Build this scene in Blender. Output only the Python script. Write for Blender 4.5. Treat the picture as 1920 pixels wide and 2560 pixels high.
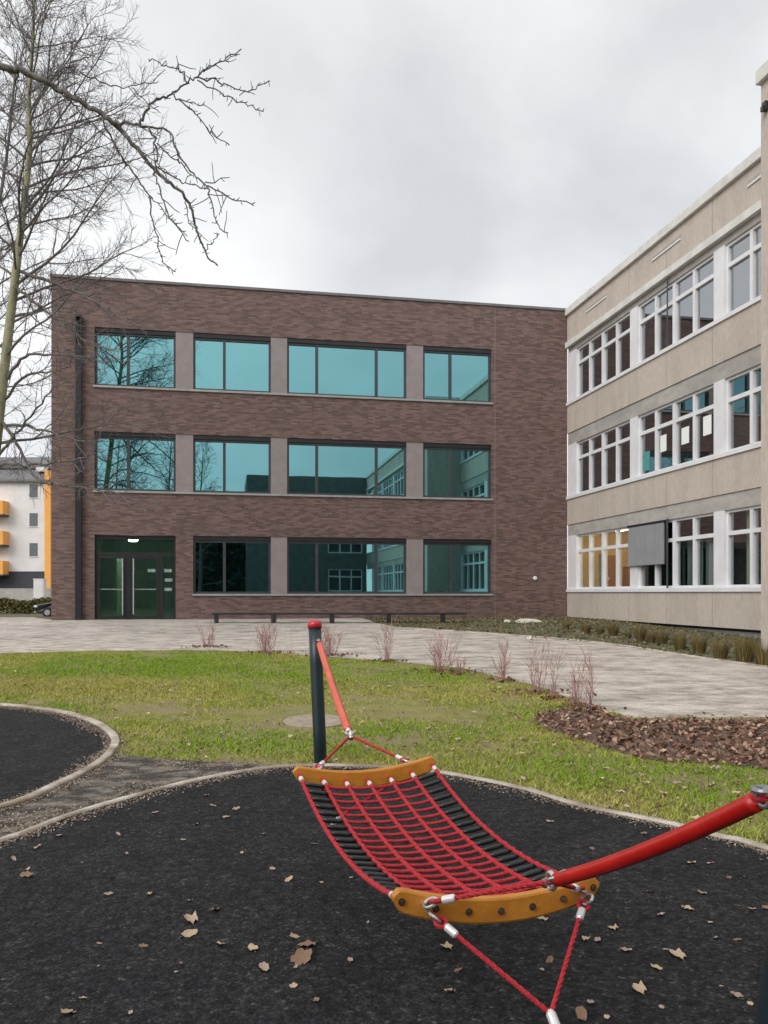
import bpy, bmesh, math, random
import numpy as np
from mathutils import Vector, Matrix
R = math.radians
for o in list(bpy.data.objects): bpy.data.objects.remove(o)
scene = bpy.context.scene
COL = scene.collection

# ------------------------------------------------------------------ camera
EYE, FPX, CX, CY = 1.5, 2085.0, 960.0, 1482.0
cd = bpy.data.cameras.new('camera'); cam = bpy.data.objects.new('camera', cd); COL.objects.link(cam)
cam.location = (0, 0, EYE); cam.rotation_euler = (R(90), 0, 0)
cd.sensor_width = 36; cd.sensor_fit = 'AUTO'; cd.lens = FPX / 2560 * 36
cd.shift_y = (CY - 1280) / 2560; cd.clip_start = .05; cd.clip_end = 3000
scene.camera = cam
scene.render.resolution_x, scene.render.resolution_y = 768, 1024

# ------------------------------------------------------------------ world, sun, exposure
SUN_DIR = Vector((-.50, -.62, .62)).normalized()
w = bpy.data.worlds.new('World'); scene.world = w; w.use_nodes = True
nt = w.node_tree; nt.nodes.clear()
def N(nt, t, **kw):
    n = nt.nodes.new(t)
    for k, v in kw.items():
        if k in n.inputs: n.inputs[k].default_value = v
        else: setattr(n, k, v)
    return n
out = N(nt, 'ShaderNodeOutputWorld')
sky = N(nt, 'ShaderNodeTexSky', sky_type='NISHITA', sun_disc=False)
sky.sun_elevation = math.asin(SUN_DIR.z); sky.sun_rotation = math.atan2(SUN_DIR.x, SUN_DIR.y)
bg1 = N(nt, 'ShaderNodeBackground', Strength=.1); nt.links.new(sky.outputs[0], bg1.inputs[0])
tc = N(nt, 'ShaderNodeTexCoord')
sep = N(nt, 'ShaderNodeSeparateXYZ'); nt.links.new(tc.outputs['Generated'], sep.inputs[0])
mx = N(nt, 'ShaderNodeMath', operation='MAXIMUM'); nt.links.new(sep.outputs[2], mx.inputs[0]); mx.inputs[1].default_value = 0
ad = N(nt, 'ShaderNodeMath', operation='ADD'); nt.links.new(mx.outputs[0], ad.inputs[0]); ad.inputs[1].default_value = .3
dx = N(nt, 'ShaderNodeMath', operation='DIVIDE'); nt.links.new(sep.outputs[0], dx.inputs[0]); nt.links.new(ad.outputs[0], dx.inputs[1])
dy = N(nt, 'ShaderNodeMath', operation='DIVIDE'); nt.links.new(sep.outputs[1], dy.inputs[0]); nt.links.new(ad.outputs[0], dy.inputs[1])
cb = N(nt, 'ShaderNodeCombineXYZ'); nt.links.new(dx.outputs[0], cb.inputs[0]); nt.links.new(dy.outputs[0], cb.inputs[1])
mp = N(nt, 'ShaderNodeMapping'); nt.links.new(cb.outputs[0], mp.inputs[0])
mp.inputs['Location'].default_value = (5.6, 3.4, 0); mp.inputs['Scale'].default_value = (1, .8, 1)
n1 = N(nt, 'ShaderNodeTexNoise', Scale=1.5, Detail=6.0, Roughness=.50, Distortion=.25); nt.links.new(mp.outputs[0], n1.inputs['Vector'])
rp = N(nt, 'ShaderNodeValToRGB'); nt.links.new(n1.outputs['Fac'], rp.inputs[0])
e = rp.color_ramp.elements; e[0].position = .30; e[0].color = (.58, .592, .61, 1); e[1].position = .60; e[1].color = (.90, .905, .91, 1)
m_ = rp.color_ramp.elements.new(.43); m_.color = (.735, .745, .76, 1)
bg2 = N(nt, 'ShaderNodeBackground', Strength=1.0); nt.links.new(rp.outputs[0], bg2.inputs[0])
mixs = N(nt, 'ShaderNodeMixShader', Fac=.93)
nt.links.new(bg1.outputs[0], mixs.inputs[1]); nt.links.new(bg2.outputs[0], mixs.inputs[2]); nt.links.new(mixs.outputs[0], out.inputs[0])

sd = bpy.data.lights.new('sun', 'SUN'); sun = bpy.data.objects.new('sun', sd); COL.objects.link(sun)
sd.energy = 1.9; sd.angle = R(40); sd.color = (1, .965, .91)
sun.rotation_euler = (-SUN_DIR).to_track_quat('-Z', 'Y').to_euler()
scene.view_settings.view_transform = 'Standard'; scene.view_settings.look = 'None'
scene.view_settings.exposure = 0.30; scene.view_settings.gamma = 1

# ------------------------------------------------------------------ helpers
def g(y):
    "height of the ground: level play area, gentle rise to the buildings, slight dip far behind"
    if y < 8: return 0.0
    if y < 28: return .028 * (y - 8)
    if y < 33: return .56
    if y < 50: return .56 - .56 * (y - 33) / 17
    return 0.0
KINKS = (8, 28, 33, 50)
def gp(px, py):
    "ground point seen at a pixel of the 1920 x 2560 photograph"
    y = 8.0
    for _ in range(80): y = .5 * y + .5 * (EYE - g(y)) * FPX / (py - CY)
    return (px - CX) / FPX * y, y
def ray(px, py, y):
    return Vector(((px - CX) / FPX * y, y, EYE - (py - CY) / FPX * y))

def tag(o, label=None, cat=None, group=None, kind=None):
    if label: o['label'] = label
    if cat: o['category'] = cat
    if group: o['group'] = group
    if kind: o['kind'] = kind
    return o
def empty(name, loc, rz=0):
    o = bpy.data.objects.new(name, None); COL.objects.link(o); o.location = loc; o.rotation_euler = (0, 0, rz)
    o.empty_display_size = .3
    return o

class MB:
    def __init__(s): s.v = []; s.f = []
    def quad(s, a, b, c, d): i = len(s.v); s.v += [tuple(a), tuple(b), tuple(c), tuple(d)]; s.f.append((i, i+1, i+2, i+3)); return s
    def box(s, x0, x1, y0, y1, z0, z1):
        i = len(s.v)
        s.v += [(x0,y0,z0),(x1,y0,z0),(x1,y1,z0),(x0,y1,z0),(x0,y0,z1),(x1,y0,z1),(x1,y1,z1),(x0,y1,z1)]
        s.f += [(i,i+3,i+2,i+1),(i+4,i+5,i+6,i+7),(i,i+1,i+5,i+4),(i+1,i+2,i+6,i+5),(i+2,i+3,i+7,i+6),(i+3,i,i+4,i+7)]
        return s
    def tube(s, P, r, n=8, cap=True):
        P = [Vector(p) for p in P]; m = len(P)
        if not hasattr(r, '__len__'): r = [r] * m
        u = None; i0 = len(s.v)
        for k in range(m):
            d = (P[min(k+1, m-1)] - P[max(k-1, 0)])
            if d.length < 1e-9: d = Vector((0,0,1))
            d.normalize()
            if u is None: u = d.orthogonal().normalized()
            u = (u - d * u.dot(d))
            if u.length < 1e-6: u = d.orthogonal()
            u.normalize(); v = d.cross(u)
            for j in range(n):
                a = 2 * math.pi * j / n; q = P[k] + (u * math.cos(a) + v * math.sin(a)) * r[k]
                s.v.append((q.x, q.y, q.z))
        for k in range(m - 1):
            for j in range(n):
                a = i0 + k*n + j; b = i0 + k*n + (j+1) % n
                s.f.append((a, b, b+n, a+n))
        if cap and n > 2:
            s.f.append(tuple(i0 + j for j in reversed(range(n)))); s.f.append(tuple(i0 + (m-1)*n + j for j in range(n)))
        return s
    def ring(s, c, nrm, R_, r, n=18, k=8):
        c = Vector(c); nrm = Vector(nrm).normalized(); u = nrm.orthogonal().normalized(); v = nrm.cross(u); i0 = len(s.v)
        for i in range(n):
            a = 2*math.pi*i/n; d = u*math.cos(a) + v*math.sin(a)
            for j in range(k):
                b = 2*math.pi*j/k; q = c + d*(R_ + r*math.cos(b)) + nrm*r*math.sin(b); s.v.append(tuple(q))
        for i in range(n):
            for j in range(k):
                s.f.append((i0+i*k+j, i0+((i+1)%n)*k+j, i0+((i+1)%n)*k+(j+1)%k, i0+i*k+(j+1)%k))
        return s
    def build(s, name, mat, parent=None, off=(0,0,0), smooth=False, bevel=0):
        me = bpy.data.meshes.new(name)
        vs = [(a-off[0], b-off[1], c-off[2]) for a, b, c in s.v]
        me.from_pydata(vs, [], s.f); me.materials.append(mat)
        if smooth: me.polygons.foreach_set('use_smooth', [True]*len(me.polygons))
        me.update()
        o = bpy.data.objects.new(name, me); COL.objects.link(o)
        if parent: o.parent = parent
        if bevel:
            b = o.modifiers.new('bevel', 'BEVEL'); b.width = bevel; b.segments = 2; b.limit_method = 'ANGLE'
        return o

def sheet(name, pts, dz, mat):
    "a flat sheet draped on the ground, pts are world x, y"
    bm = bmesh.new()
    bm.faces.new([bm.verts.new((x, y, 0)) for x, y in pts])
    bmesh.ops.triangulate(bm, faces=bm.faces[:])
    for k in KINKS:
        bmesh.ops.bisect_plane(bm, geom=bm.verts[:] + bm.edges[:] + bm.faces[:], plane_co=(0, k, 0), plane_no=(0, 1, 0))
    for v in bm.verts: v.co.z = g(v.co.y) + dz
    bmesh.ops.recalc_face_normals(bm, faces=bm.faces[:])
    for f in bm.faces:
        if f.normal.z < 0: f.normal_flip()
    me = bpy.data.meshes.new(name); bm.to_mesh(me); bm.free(); me.materials.append(mat)
    o = bpy.data.objects.new(name, me); COL.objects.link(o); o['kind'] = 'structure'
    return o
def catmull(P, n=8, closed=False):
    P = [Vector(p) for p in P]; m = len(P); o = []
    for i in range(m if closed else m - 1):
        if closed: a, b, c, d = P[(i-1) % m], P[i], P[(i+1) % m], P[(i+2) % m]
        else: a, b, c, d = P[max(i-1,0)], P[i], P[i+1], P[min(i+2,m-1)]
        for k in range(n):
            t = k / n
            o.append(.5 * ((2*b) + (c-a)*t + (2*a-5*b+4*c-d)*t*t + (3*b-a-3*c+d)*t**3))
    if not closed: o.append(P[-1])
    return o
def inside(x, y, poly):
    c = False; j = len(poly) - 1
    for i in range(len(poly)):
        xi, yi = poly[i][0], poly[i][1]; xj, yj = poly[j][0], poly[j][1]
        if (yi > y) != (yj > y) and x < (xj-xi)*(y-yi)/(yj-yi)+xi: c = not c
        j = i
    return c
def inside_np(X, Y, poly):
    c = np.zeros(len(X), bool); j = len(poly) - 1
    for i in range(len(poly)):
        xi, yi = poly[i][0], poly[i][1]; xj, yj = poly[j][0], poly[j][1]
        if yi != yj: c ^= ((yi > Y) != (yj > Y)) & (X < (xj-xi)*(Y-yi)/(yj-yi)+xi)
        j = i
    return c
def kerb(pts, wd, h, name, label, mat, closed=False, dz=0):
    "rectangular kerb swept along a line on the ground"
    P = [Vector((p[0], p[1])) for p in pts]; n = len(P); mb = MB(); ring = []
    for i in range(n):
        a = P[(i-1) % n] if closed else P[max(i-1, 0)]; b = P[(i+1) % n] if closed else P[min(i+1, n-1)]
        t = (b - a).normalized(); nn = Vector((-t.y, t.x)); L = P[i] + nn*wd/2; Rr = P[i] - nn*wd/2
        zl, zr = g(L.y), g(Rr.y); ch = .010; L2 = P[i] + nn*(wd/2-ch); R2 = P[i] - nn*(wd/2-ch)
        mb.v += [(L.x,L.y,zl-.08),(L.x,L.y,zl+h-ch),(L2.x,L2.y,zl+h),(R2.x,R2.y,zr+h),(Rr.x,Rr.y,zr+h-ch),(Rr.x,Rr.y,zr-.08)]
    for i in range(n if closed else n-1):
        a = i*6; b = ((i+1) % n)*6
        for k in range(5): mb.f.append((a+k, a+k+1, b+k+1, b+k))
    if not closed:
        mb.f.append((0,5,4,3,2,1)); e_ = (n-1)*6; mb.f.append(tuple(e_+k for k in range(6)))
    o = mb.build(name, mat); return tag(o, label, 'kerb')

# ------------------------------------------------------------------ materials
def new_mat(name):
    m = bpy.data.materials.new(name); m.use_nodes = True
    return m, m.node_tree, m.node_tree.nodes['Principled BSDF']
def mat(name, c1, c2=None, rough=.7, scale=6, bump=0, bscale=None, metal=0, detail=6, lo=.35, hi=.65, spec=.5, stretch=(1,1,1), coat=0, c3=None, sc3=.6, m3=.5):
    m, t, p = new_mat(name)
    p.inputs['Roughness'].default_value = rough; p.inputs['Metallic'].default_value = metal
    p.inputs['Specular IOR Level'].default_value = spec; p.inputs['Coat Weight'].default_value = coat
    tc = N(t, 'ShaderNodeTexCoord'); mp = N(t, 'ShaderNodeMapping'); t.links.new(tc.outputs['Object'], mp.inputs[0])
    mp.inputs['Scale'].default_value = stretch
    n = N(t, 'ShaderNodeTexNoise', Scale=scale, Detail=detail, Roughness=.6); t.links.new(mp.outputs[0], n.inputs['Vector'])
    r = N(t, 'ShaderNodeValToRGB'); t.links.new(n.outputs['Fac'], r.inputs[0])
    r.color_ramp.elements[0].position = lo; r.color_ramp.elements[1].position = hi
    r.color_ramp.elements[0].color = (*c1, 1); r.color_ramp.elements[1].color = (*(c2 or c1), 1)
    col = r.outputs[0]
    if c3:
        n3 = N(t, 'ShaderNodeTexNoise', Scale=sc3, Detail=5.0, Roughness=.6); t.links.new(mp.outputs[0], n3.inputs['Vector'])
        r3 = N(t, 'ShaderNodeValToRGB'); t.links.new(n3.outputs['Fac'], r3.inputs[0])
        r3.color_ramp.elements[0].position = .45; r3.color_ramp.elements[1].position = .62
        r3.color_ramp.elements[0].color = (0,0,0,1); r3.color_ramp.elements[1].color = (m3,m3,m3,1)
        mx = N(t, 'ShaderNodeMix', data_type='RGBA'); t.links.new(r3.outputs[0], mx.inputs['Factor'])
        t.links.new(col, mx.inputs[6]); mx.inputs[7].default_value = (*c3, 1); col = mx.outputs[2]
    t.links.new(col, p.inputs['Base Color'])
    if bump:
        n2 = N(t, 'ShaderNodeTexNoise', Scale=bscale or scale*4, Detail=4.0); t.links.new(mp.outputs[0], n2.inputs['Vector'])
        b = N(t, 'ShaderNodeBump', Strength=bump, Distance=.02); t.links.new(n2.outputs['Fac'], b.inputs['Height']); t.links.new(b.outputs[0], p.inputs['Normal'])
    return m

def brick_mat():
    m, t, p = new_mat('clinker_brick')
    tc = N(t, 'ShaderNodeTexCoord'); sp = N(t, 'ShaderNodeSeparateXYZ'); t.links.new(tc.outputs['Object'], sp.inputs[0])
    a = N(t, 'ShaderNodeMath', operation='ADD'); t.links.new(sp.outputs[0], a.inputs[0]); t.links.new(sp.outputs[1], a.inputs[1])
    c = N(t, 'ShaderNodeCombineXYZ'); t.links.new(a.outputs[0], c.inputs[0]); t.links.new(sp.outputs[2], c.inputs[1])
    br = N(t, 'ShaderNodeTexBrick', Scale=1.0); br.offset = .37
    br.inputs['Brick Width'].default_value = .25; br.inputs['Row Height'].default_value = .062; br.inputs['Mortar Size'].default_value = .006
    br.inputs['Color1'].default_value = (.104, .066, .058, 1); br.inputs['Color2'].default_value = (.220, .144, .130, 1); br.inputs['Mortar'].default_value = (.13, .105, .095, 1)
    br.inputs['Bias'].default_value = -.05
    t.links.new(c.outputs[0], br.inputs['Vector'])
    # clusters of redder and darker bricks, in long runs as the courses were laid
    mp = N(t, 'ShaderNodeMapping'); t.links.new(c.outputs[0], mp.inputs[0]); mp.inputs['Scale'].default_value = (2.2, 7.0, 1)
    n = N(t, 'ShaderNodeTexNoise', Scale=1.6, Detail=5.0, Roughness=.7); t.links.new(mp.outputs[0], n.inputs['Vector'])
    r = N(t, 'ShaderNodeValToRGB'); t.links.new(n.outputs['Fac'], r.inputs[0])
    r.color_ramp.elements[0].position = .36; r.color_ramp.elements[0].color = (.84, .82, .83, 1)
    r.color_ramp.elements[1].position = .66; r.color_ramp.elements[1].color = (1.15, 1.07, 1.04, 1)
    mu = N(t, 'ShaderNodeMix', data_type='RGBA', blend_type='MULTIPLY'); mu.inputs['Factor'].default_value = 1
    t.links.new(br.outputs['Color'], mu.inputs[6]); t.links.new(r.outputs[0], mu.inputs[7])
    t.links.new(mu.outputs[2], p.inputs['Base Color']); p.inputs['Roughness'].default_value = .6
    p.inputs['Specular IOR Level'].default_value = .35
    b = N(t, 'ShaderNodeBump', Strength=.5, Distance=.006); t.links.new(br.outputs['Fac'], b.inputs['Height']); b.invert = True
    t.links.new(b.outputs[0], p.inputs['Normal'])
    return m

def glass_mat(name, refl, rough, back, fac, transp=None, wave=.012):
    "coated glazing: mirror reflection mixed with what lies behind it"
    m = bpy.data.materials.new(name); m.use_nodes = True; t = m.node_tree; t.nodes.clear()
    o = N(t, 'ShaderNodeOutputMaterial'); gl = N(t, 'ShaderNodeBsdfGlossy', Roughness=rough); gl.inputs['Color'].default_value = (*refl, 1)
    if transp: bk = N(t, 'ShaderNodeBsdfTransparent'); bk.inputs['Color'].default_value = (*transp, 1)
    else: bk = N(t, 'ShaderNodeBsdfDiffuse'); bk.inputs['Color'].default_value = (*back, 1)
    tc = N(t, 'ShaderNodeTexCoord'); n = N(t, 'ShaderNodeTexNoise', Scale=.8, Detail=1.0); t.links.new(tc.outputs['Object'], n.inputs['Vector'])
    b = N(t, 'ShaderNodeBump', Strength=wave, Distance=.05); t.links.new(n.outputs['Fac'], b.inputs['Height']); t.links.new(b.outputs[0], gl.inputs['Normal'])
    mx = N(t, 'ShaderNodeMixShader', Fac=fac); t.links.new(bk.outputs[0], mx.inputs[1]); t.links.new(gl.outputs[0], mx.inputs[2]); t.links.new(mx.outputs[0], o.inputs[0])
    return m
def emit_mat(name, col, s):
    m, t, p = new_mat(name); p.inputs['Base Color'].default_value = (.8,.8,.8,1)
    p.inputs['Emission Color'].default_value = (*col, 1); p.inputs['Emission Strength'].default_value = s
    return m

def paver_mat():
    m, t, p = new_mat('pale_pavers')
    tc = N(t, 'ShaderNodeTexCoord')
    mp0 = N(t, 'ShaderNodeMapping'); t.links.new(tc.outputs['Object'], mp0.inputs[0]); mp0.inputs['Rotation'].default_value = (0, 0, R(38))
    br = N(t, 'ShaderNodeTexBrick', Scale=1.0); br.inputs['Brick Width'].default_value = .2; br.inputs['Row Height'].default_value = .1; br.inputs['Mortar Size'].default_value = .007
    br.inputs['Color1'].default_value = (.50, .45, .40, 1); br.inputs['Color2'].default_value = (.60, .55, .50, 1); br.inputs['Mortar'].default_value = (.42, .38, .34, 1)
    t.links.new(mp0.outputs[0], br.inputs['Vector'])
    mpn = N(t, 'ShaderNodeMapping'); t.links.new(tc.outputs['Object'], mpn.inputs[0]); mpn.inputs['Scale'].default_value = (.55, 1.0, 1); mpn.inputs['Rotation'].default_value = (0, 0, R(12))
    n = N(t, 'ShaderNodeTexNoise', Scale=3.0, Detail=10.0, Roughness=.78); t.links.new(mpn.outputs[0], n.inputs['Vector'])
    r = N(t, 'ShaderNodeValToRGB'); t.links.new(n.outputs['Fac'], r.inputs[0])
    r.color_ramp.elements[0].position = .37; r.color_ramp.elements[0].color = (.40, .37, .345, 1)
    r.color_ramp.elements[1].position = .58; r.color_ramp.elements[1].color = (1.06, 1.05, 1.04, 1)
    mu = N(t, 'ShaderNodeMix', data_type='RGBA', blend_type='MULTIPLY'); mu.inputs['Factor'].default_value = 1
    t.links.new(br.outputs['Color'], mu.inputs[6]); t.links.new(r.outputs[0], mu.inputs[7]); t.links.new(mu.outputs[2], p.inputs['Base Color'])
    p.inputs['Roughness'].default_value = .75
    b = N(t, 'ShaderNodeBump', Strength=.4, Distance=.006); b.invert = True; t.links.new(br.outputs['Fac'], b.inputs['Height']); t.links.new(b.outputs[0], p.inputs['Normal'])
    return m
def rubber_mat():
    m, t, p = new_mat('rubber_granulate')
    tc = N(t, 'ShaderNodeTexCoord')
    v = N(t, 'ShaderNodeTexVoronoi', Scale=80.0); t.links.new(tc.outputs['Object'], v.inputs['Vector'])
    sp = N(t, 'ShaderNodeSeparateColor'); t.links.new(v.outputs['Color'], sp.inputs[0])
    r = N(t, 'ShaderNodeValToRGB'); t.links.new(sp.outputs[0], r.inputs[0])
    el = r.color_ramp.elements; el[0].position = 0; el[0].color = (.008, .009, .011, 1); el[1].position = 1; el[1].color = (.075, .074, .077, 1)
    for pos, c in ((.55, (.017, .018, .021)), (.93, (.032, .032, .036)), (.975, (.05, .048, .047))):
        x = el.new(pos); x.color = (*c, 1)
    n = N(t, 'ShaderNodeTexNoise', Scale=2.6, Detail=9.0, Roughness=.75); t.links.new(tc.outputs['Object'], n.inputs['Vector'])
    r2 = N(t, 'ShaderNodeValToRGB'); t.links.new(n.outputs['Fac'], r2.inputs[0])
    r2.color_ramp.elements[0].position = .35; r2.color_ramp.elements[0].color = (.60, .60, .62, 1); r2.color_ramp.elements[1].position = .68; r2.color_ramp.elements[1].color = (1.35, 1.30, 1.22, 1)
    mu = N(t, 'ShaderNodeMix', data_type='RGBA', blend_type='MULTIPLY'); mu.inputs['Factor'].default_value = 1
    t.links.new(r.outputs[0], mu.inputs[6]); t.links.new(r2.outputs[0], mu.inputs[7]); t.links.new(mu.outputs[2], p.inputs['Base Color'])
    nm = N(t, 'ShaderNodeTexNoise', Scale=22.0, Detail=5.0, Roughness=.7); t.links.new(tc.outputs['Object'], nm.inputs['Vector'])
    r4 = N(t, 'ShaderNodeValToRGB'); t.links.new(nm.outputs['Fac'], r4.inputs[0])
    r4.color_ramp.elements[0].position = .36; r4.color_ramp.elements[0].color = (.42, .42, .43, 1); r4.color_ramp.elements[1].position = .66; r4.color_ramp.elements[1].color = (1.65, 1.6, 1.55, 1)
    mu2 = N(t, 'ShaderNodeMix', data_type='RGBA', blend_type='MULTIPLY'); mu2.inputs['Factor'].default_value = 1
    t.links.new(mu.outputs[2], mu2.inputs[6]); t.links.new(r4.outputs[0], mu2.inputs[7]); t.links.new(mu2.outputs[2], p.inputs['Base Color'])
    p.inputs['Roughness'].default_value = .85; p.inputs['Specular IOR Level'].default_value = .22
    b = N(t, 'ShaderNodeBump', Strength=.9, Distance=.006); t.links.new(v.outputs['Distance'], b.inputs['Height']); b.invert = True
    n2 = N(t, 'ShaderNodeTexNoise', Scale=14.0, Detail=5.0); t.links.new(tc.outputs['Object'], n2.inputs['Vector'])
    b2 = N(t, 'ShaderNodeBump', Strength=.8, Distance=.03); t.links.new(n2.outputs['Fac'], b2.inputs['Height']); t.links.new(b.outputs[0], b2.inputs['Normal'])
    t.links.new(b2.outputs[0], p.inputs['Normal'])
    return m
def attr_mat(name, rough=.8, noise_col=None):
    "colour from a per-face attribute (blade and leaf colours)"
    m, t, p = new_mat(name); a = N(t, 'ShaderNodeAttribute', attribute_name='tint'); p.inputs['Roughness'].default_value = rough
    p.inputs['Specular IOR Level'].default_value = .2
    t.links.new(a.outputs['Color'], p.inputs['Base Color'])
    return m

M = dict(
 brick=brick_mat(), paver=paver_mat(), rubber=rubber_mat(),
 soil=mat('bare_soil', (.018,.017,.015), (.085,.072,.058), .95, 26, 1.0, 60, c3=(.36,.31,.26), sc3=4.5, m3=.6, stretch=(1,1.3,1)),
 earth=mat('dark_earth', (.04,.034,.026), (.10,.08,.055), .95, 5, .6, 30),
 verge=mat('verge', (.055,.06,.025), (.12,.115,.06), .95, 3, .6, 30),
 lawnbase=mat('lawn_base', (.15,.165,.024), (.27,.23,.085), .95, 2.2, .5, 50, c3=(.22,.165,.10), sc3=1.1, m3=.8),
 bed=mat('bed', (.06,.06,.03), (.15,.13,.08), .95, 4, .6, 30, c3=(.07,.10,.03), sc3=1.2),
 mulch=mat('mulch', (.07,.045,.032), (.17,.115,.085), .95, 9, .8, 30),
 kerb=mat('pale_kerb', (.36,.31,.25), (.58,.53,.46), .85, 5, .4, 40, c3=(.21,.165,.115), sc3=2.2, m3=.85),
 pier=mat('pier_panel', (.245,.205,.205), (.285,.245,.25), .55, 3),
 anth=mat('anthracite', (.012,.012,.014), (.018,.018,.02), .4, 3),
 frame=mat('dark_frame', (.035,.04,.045), (.05,.055,.06), .4, 3),
 alu=mat('aluminium_sill', (.30,.30,.29), (.38,.38,.37), .5, 4, metal=.2),
 coping=mat('dark_coping', (.12,.12,.12), (.17,.17,.17), .5, 3),
 conc=mat('aggregate_concrete', (.42,.362,.315), (.555,.488,.43), .9, 17, .35, 60, lo=.3, hi=.7, c3=(.33,.29,.255), sc3=1.5, m3=.35, stretch=(1,1,.3)),
 beam=mat('grey_beam', (.35,.33,.305), (.44,.415,.385), .85, 5, c3=(.24,.23,.215), sc3=1.2, stretch=(.5,1,1)),
 copw=mat('pale_coping', (.55,.54,.51), (.68,.67,.64), .7, 3),
 white=mat('white_paint', (.66,.66,.685), (.74,.74,.765), .45, 2),
 plinth=mat('plinth', (.24,.24,.24), (.34,.34,.345), .9, 6), dark=mat('dark_gap', (.02,.02,.02), (.03,.03,.03), .9),
 joint=mat('joint', (.28,.24,.205), (.36,.315,.27), .9),
 seam=mat('seam', (.19,.145,.14), (.23,.18,.17), .8),
 rear=mat('rear_wall_darkened', (.10,.10,.10), (.14,.138,.13), .9, 2),  # concrete wall coloured darker to dim its reflection in the teal glass
 lobbyw=mat('lobby_wall', (.50,.52,.48), (.56,.58,.53), .9),
 zinc=mat('zinc', (.22,.22,.23), (.34,.34,.35), .42, 8, metal=.7),
 room=mat('room_wall', (.16,.15,.14), (.20,.19,.175), .9), roomd=mat('room_dark', (.05,.05,.05), (.07,.07,.07), .9),
 shutter=mat('grey_shutter', (.26,.265,.28), (.30,.305,.32), .5, 1.5),
 curtain=mat('curtain', (.55,.55,.42), (.68,.67,.54), .9, 12, stretch=(3,3,.1)), curtain2=mat('curtain_grey', (.18,.24,.235), (.33,.40,.38), .9, 12, stretch=(3,3,.1)),
 glass=glass_mat('teal_solar_glass', (.225,.50,.535), .012, (.006,.022,.022), .86),
 doorglass=glass_mat('green_door_glass', (.30,.55,.52), .012, (0,0,0), .22, (.32,.58,.50)),
 clear=glass_mat('window_glass', (.86,.90,.95), .012, (0,0,0), .37, (.76,.80,.79)),
 warm=mat('warm_wall', (.62,.48,.27), (.68,.54,.32), .9), wood=mat('wood_door', (.33,.15,.05), (.42,.20,.07), .6, 6, stretch=(4,4,.4)),
 tube=emit_mat('lamp_tube', (1,.80,.45), 26.0), lamp=emit_mat('entrance_lamp_glow', (1,.95,.85), 34.0),
 paper=mat('paper', (.75,.77,.75), (.82,.83,.81), .8), teal_paper=mat('teal_paper', (.05,.22,.22), (.09,.30,.30), .8),
 bark=mat('grey_bark', (.09,.08,.075), (.16,.146,.136), .9, 14, .5, 50), moss=mat('mossy_bark', (.15,.15,.085), (.31,.30,.19), .95, 5, .8, 30, stretch=(1,1,.4)),
 twig=mat('twig', (.115,.10,.106), (.19,.168,.175), .9, 3),
 redtwig=mat('red_twig', (.30,.15,.145), (.42,.25,.23), .7, 8),
 post=mat('post_paint', (.010,.022,.028), (.016,.030,.037), .38, 5, .05, 60), cap=mat('red_cap', (.46,.012,.035), (.52,.02,.045), .35, 3, coat=.2),
 sleeve=mat('red_hose', (.44,.006,.004), (.52,.014,.008), .38, 8, .06, 40, coat=.15),
 sleeve2=mat('sky_sheen_red_hose', (.60,.075,.035), (.68,.11,.055), .38, 8, .06, 40, coat=.2),  # same red hose, sky sheen put into a lighter, more orange colour
 rope=mat('red_rope', (.50,.012,.026), (.64,.05,.062), .75, 90, .7, 260, stretch=(1,1,1)),
 orange=mat('orange_board', (.52,.20,.022), (.62,.26,.035), .45, 5, .12, 60, c3=(.42,.155,.02), sc3=7, m3=.5),
 rung=mat('black_rung', (.012,.013,.014), (.022,.023,.025), .42, 6), steel=mat('steel', (.55,.55,.55), (.72,.72,.72), .3, 8, metal=.9),
 ferrule=mat('ferrule', (.72,.70,.70), (.82,.80,.80), .38, 8, metal=.4), bolt=mat('bolt', (.10,.07,.05), (.16,.12,.09), .4, metal=.6),
 stone=mat('pale_stone', (.50,.46,.40), (.66,.62,.56), .9, 6, .5), conclid=mat('concrete_lid', (.27,.22,.165), (.37,.31,.25), .9, 8, .4, 40),
 aptw=mat('apartment_render', (.66,.64,.64), (.74,.72,.72), .9, 1), apto=mat('orange_render', (.78,.36,.08), (.84,.42,.11), .8, 1), aptr=mat('slate_roof', (.12,.12,.125), (.18,.18,.18), .8, 2), aptd=mat('dark_base', (.045,.048,.06), (.06,.062,.075), .8, 1), aptwin=mat('apt_window', (.10,.11,.13), (.15,.16,.18), .2),
 hedge=attr_mat('hedge_leaves'), blade=attr_mat('grass_blades', .75), leaf=attr_mat('dry_leaves', .85),
 carp=mat('car_paint', (.018,.02,.024), (.024,.026,.03), .25, coat=.6), tyre=mat('tyre', (.012,.012,.012), (.02,.02,.02), .85), rim=mat('rim', (.35,.35,.36), (.45,.45,.46), .35, metal=.8), carglass=mat('car_glass', (.02,.025,.03), (.03,.035,.04), .08), lens=mat('lens', (.6,.6,.62), (.7,.7,.72), .15),
 tuft=attr_mat('tuft_blades', .85), dryleaf1=mat('leaf_pale', (.36,.26,.17), (.52,.40,.28), .85, 30), dryleaf2=mat('leaf_brown', (.16,.095,.06), (.27,.165,.105), .85, 30), dryleaf3=mat('leaf_pink', (.30,.215,.175), (.42,.31,.26), .85, 30), leafy=mat('leaf_yellow', (.42,.36,.16), (.56,.48,.26), .85, 20),
)

# ------------------------------------------------------------------ ground
S = 400.0
gm = MB(); ys = [-S, 8, 28, 33, 50, 900]
for a, b in zip(ys[:-1], ys[1:]): gm.quad((-S, a, g(a)-.001), (S, a, g(a)-.001), (S, b, g(b)-.001), (-S, b, g(b)-.001))
tag(gm.build('ground', M['verge']), kind='structure')

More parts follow.
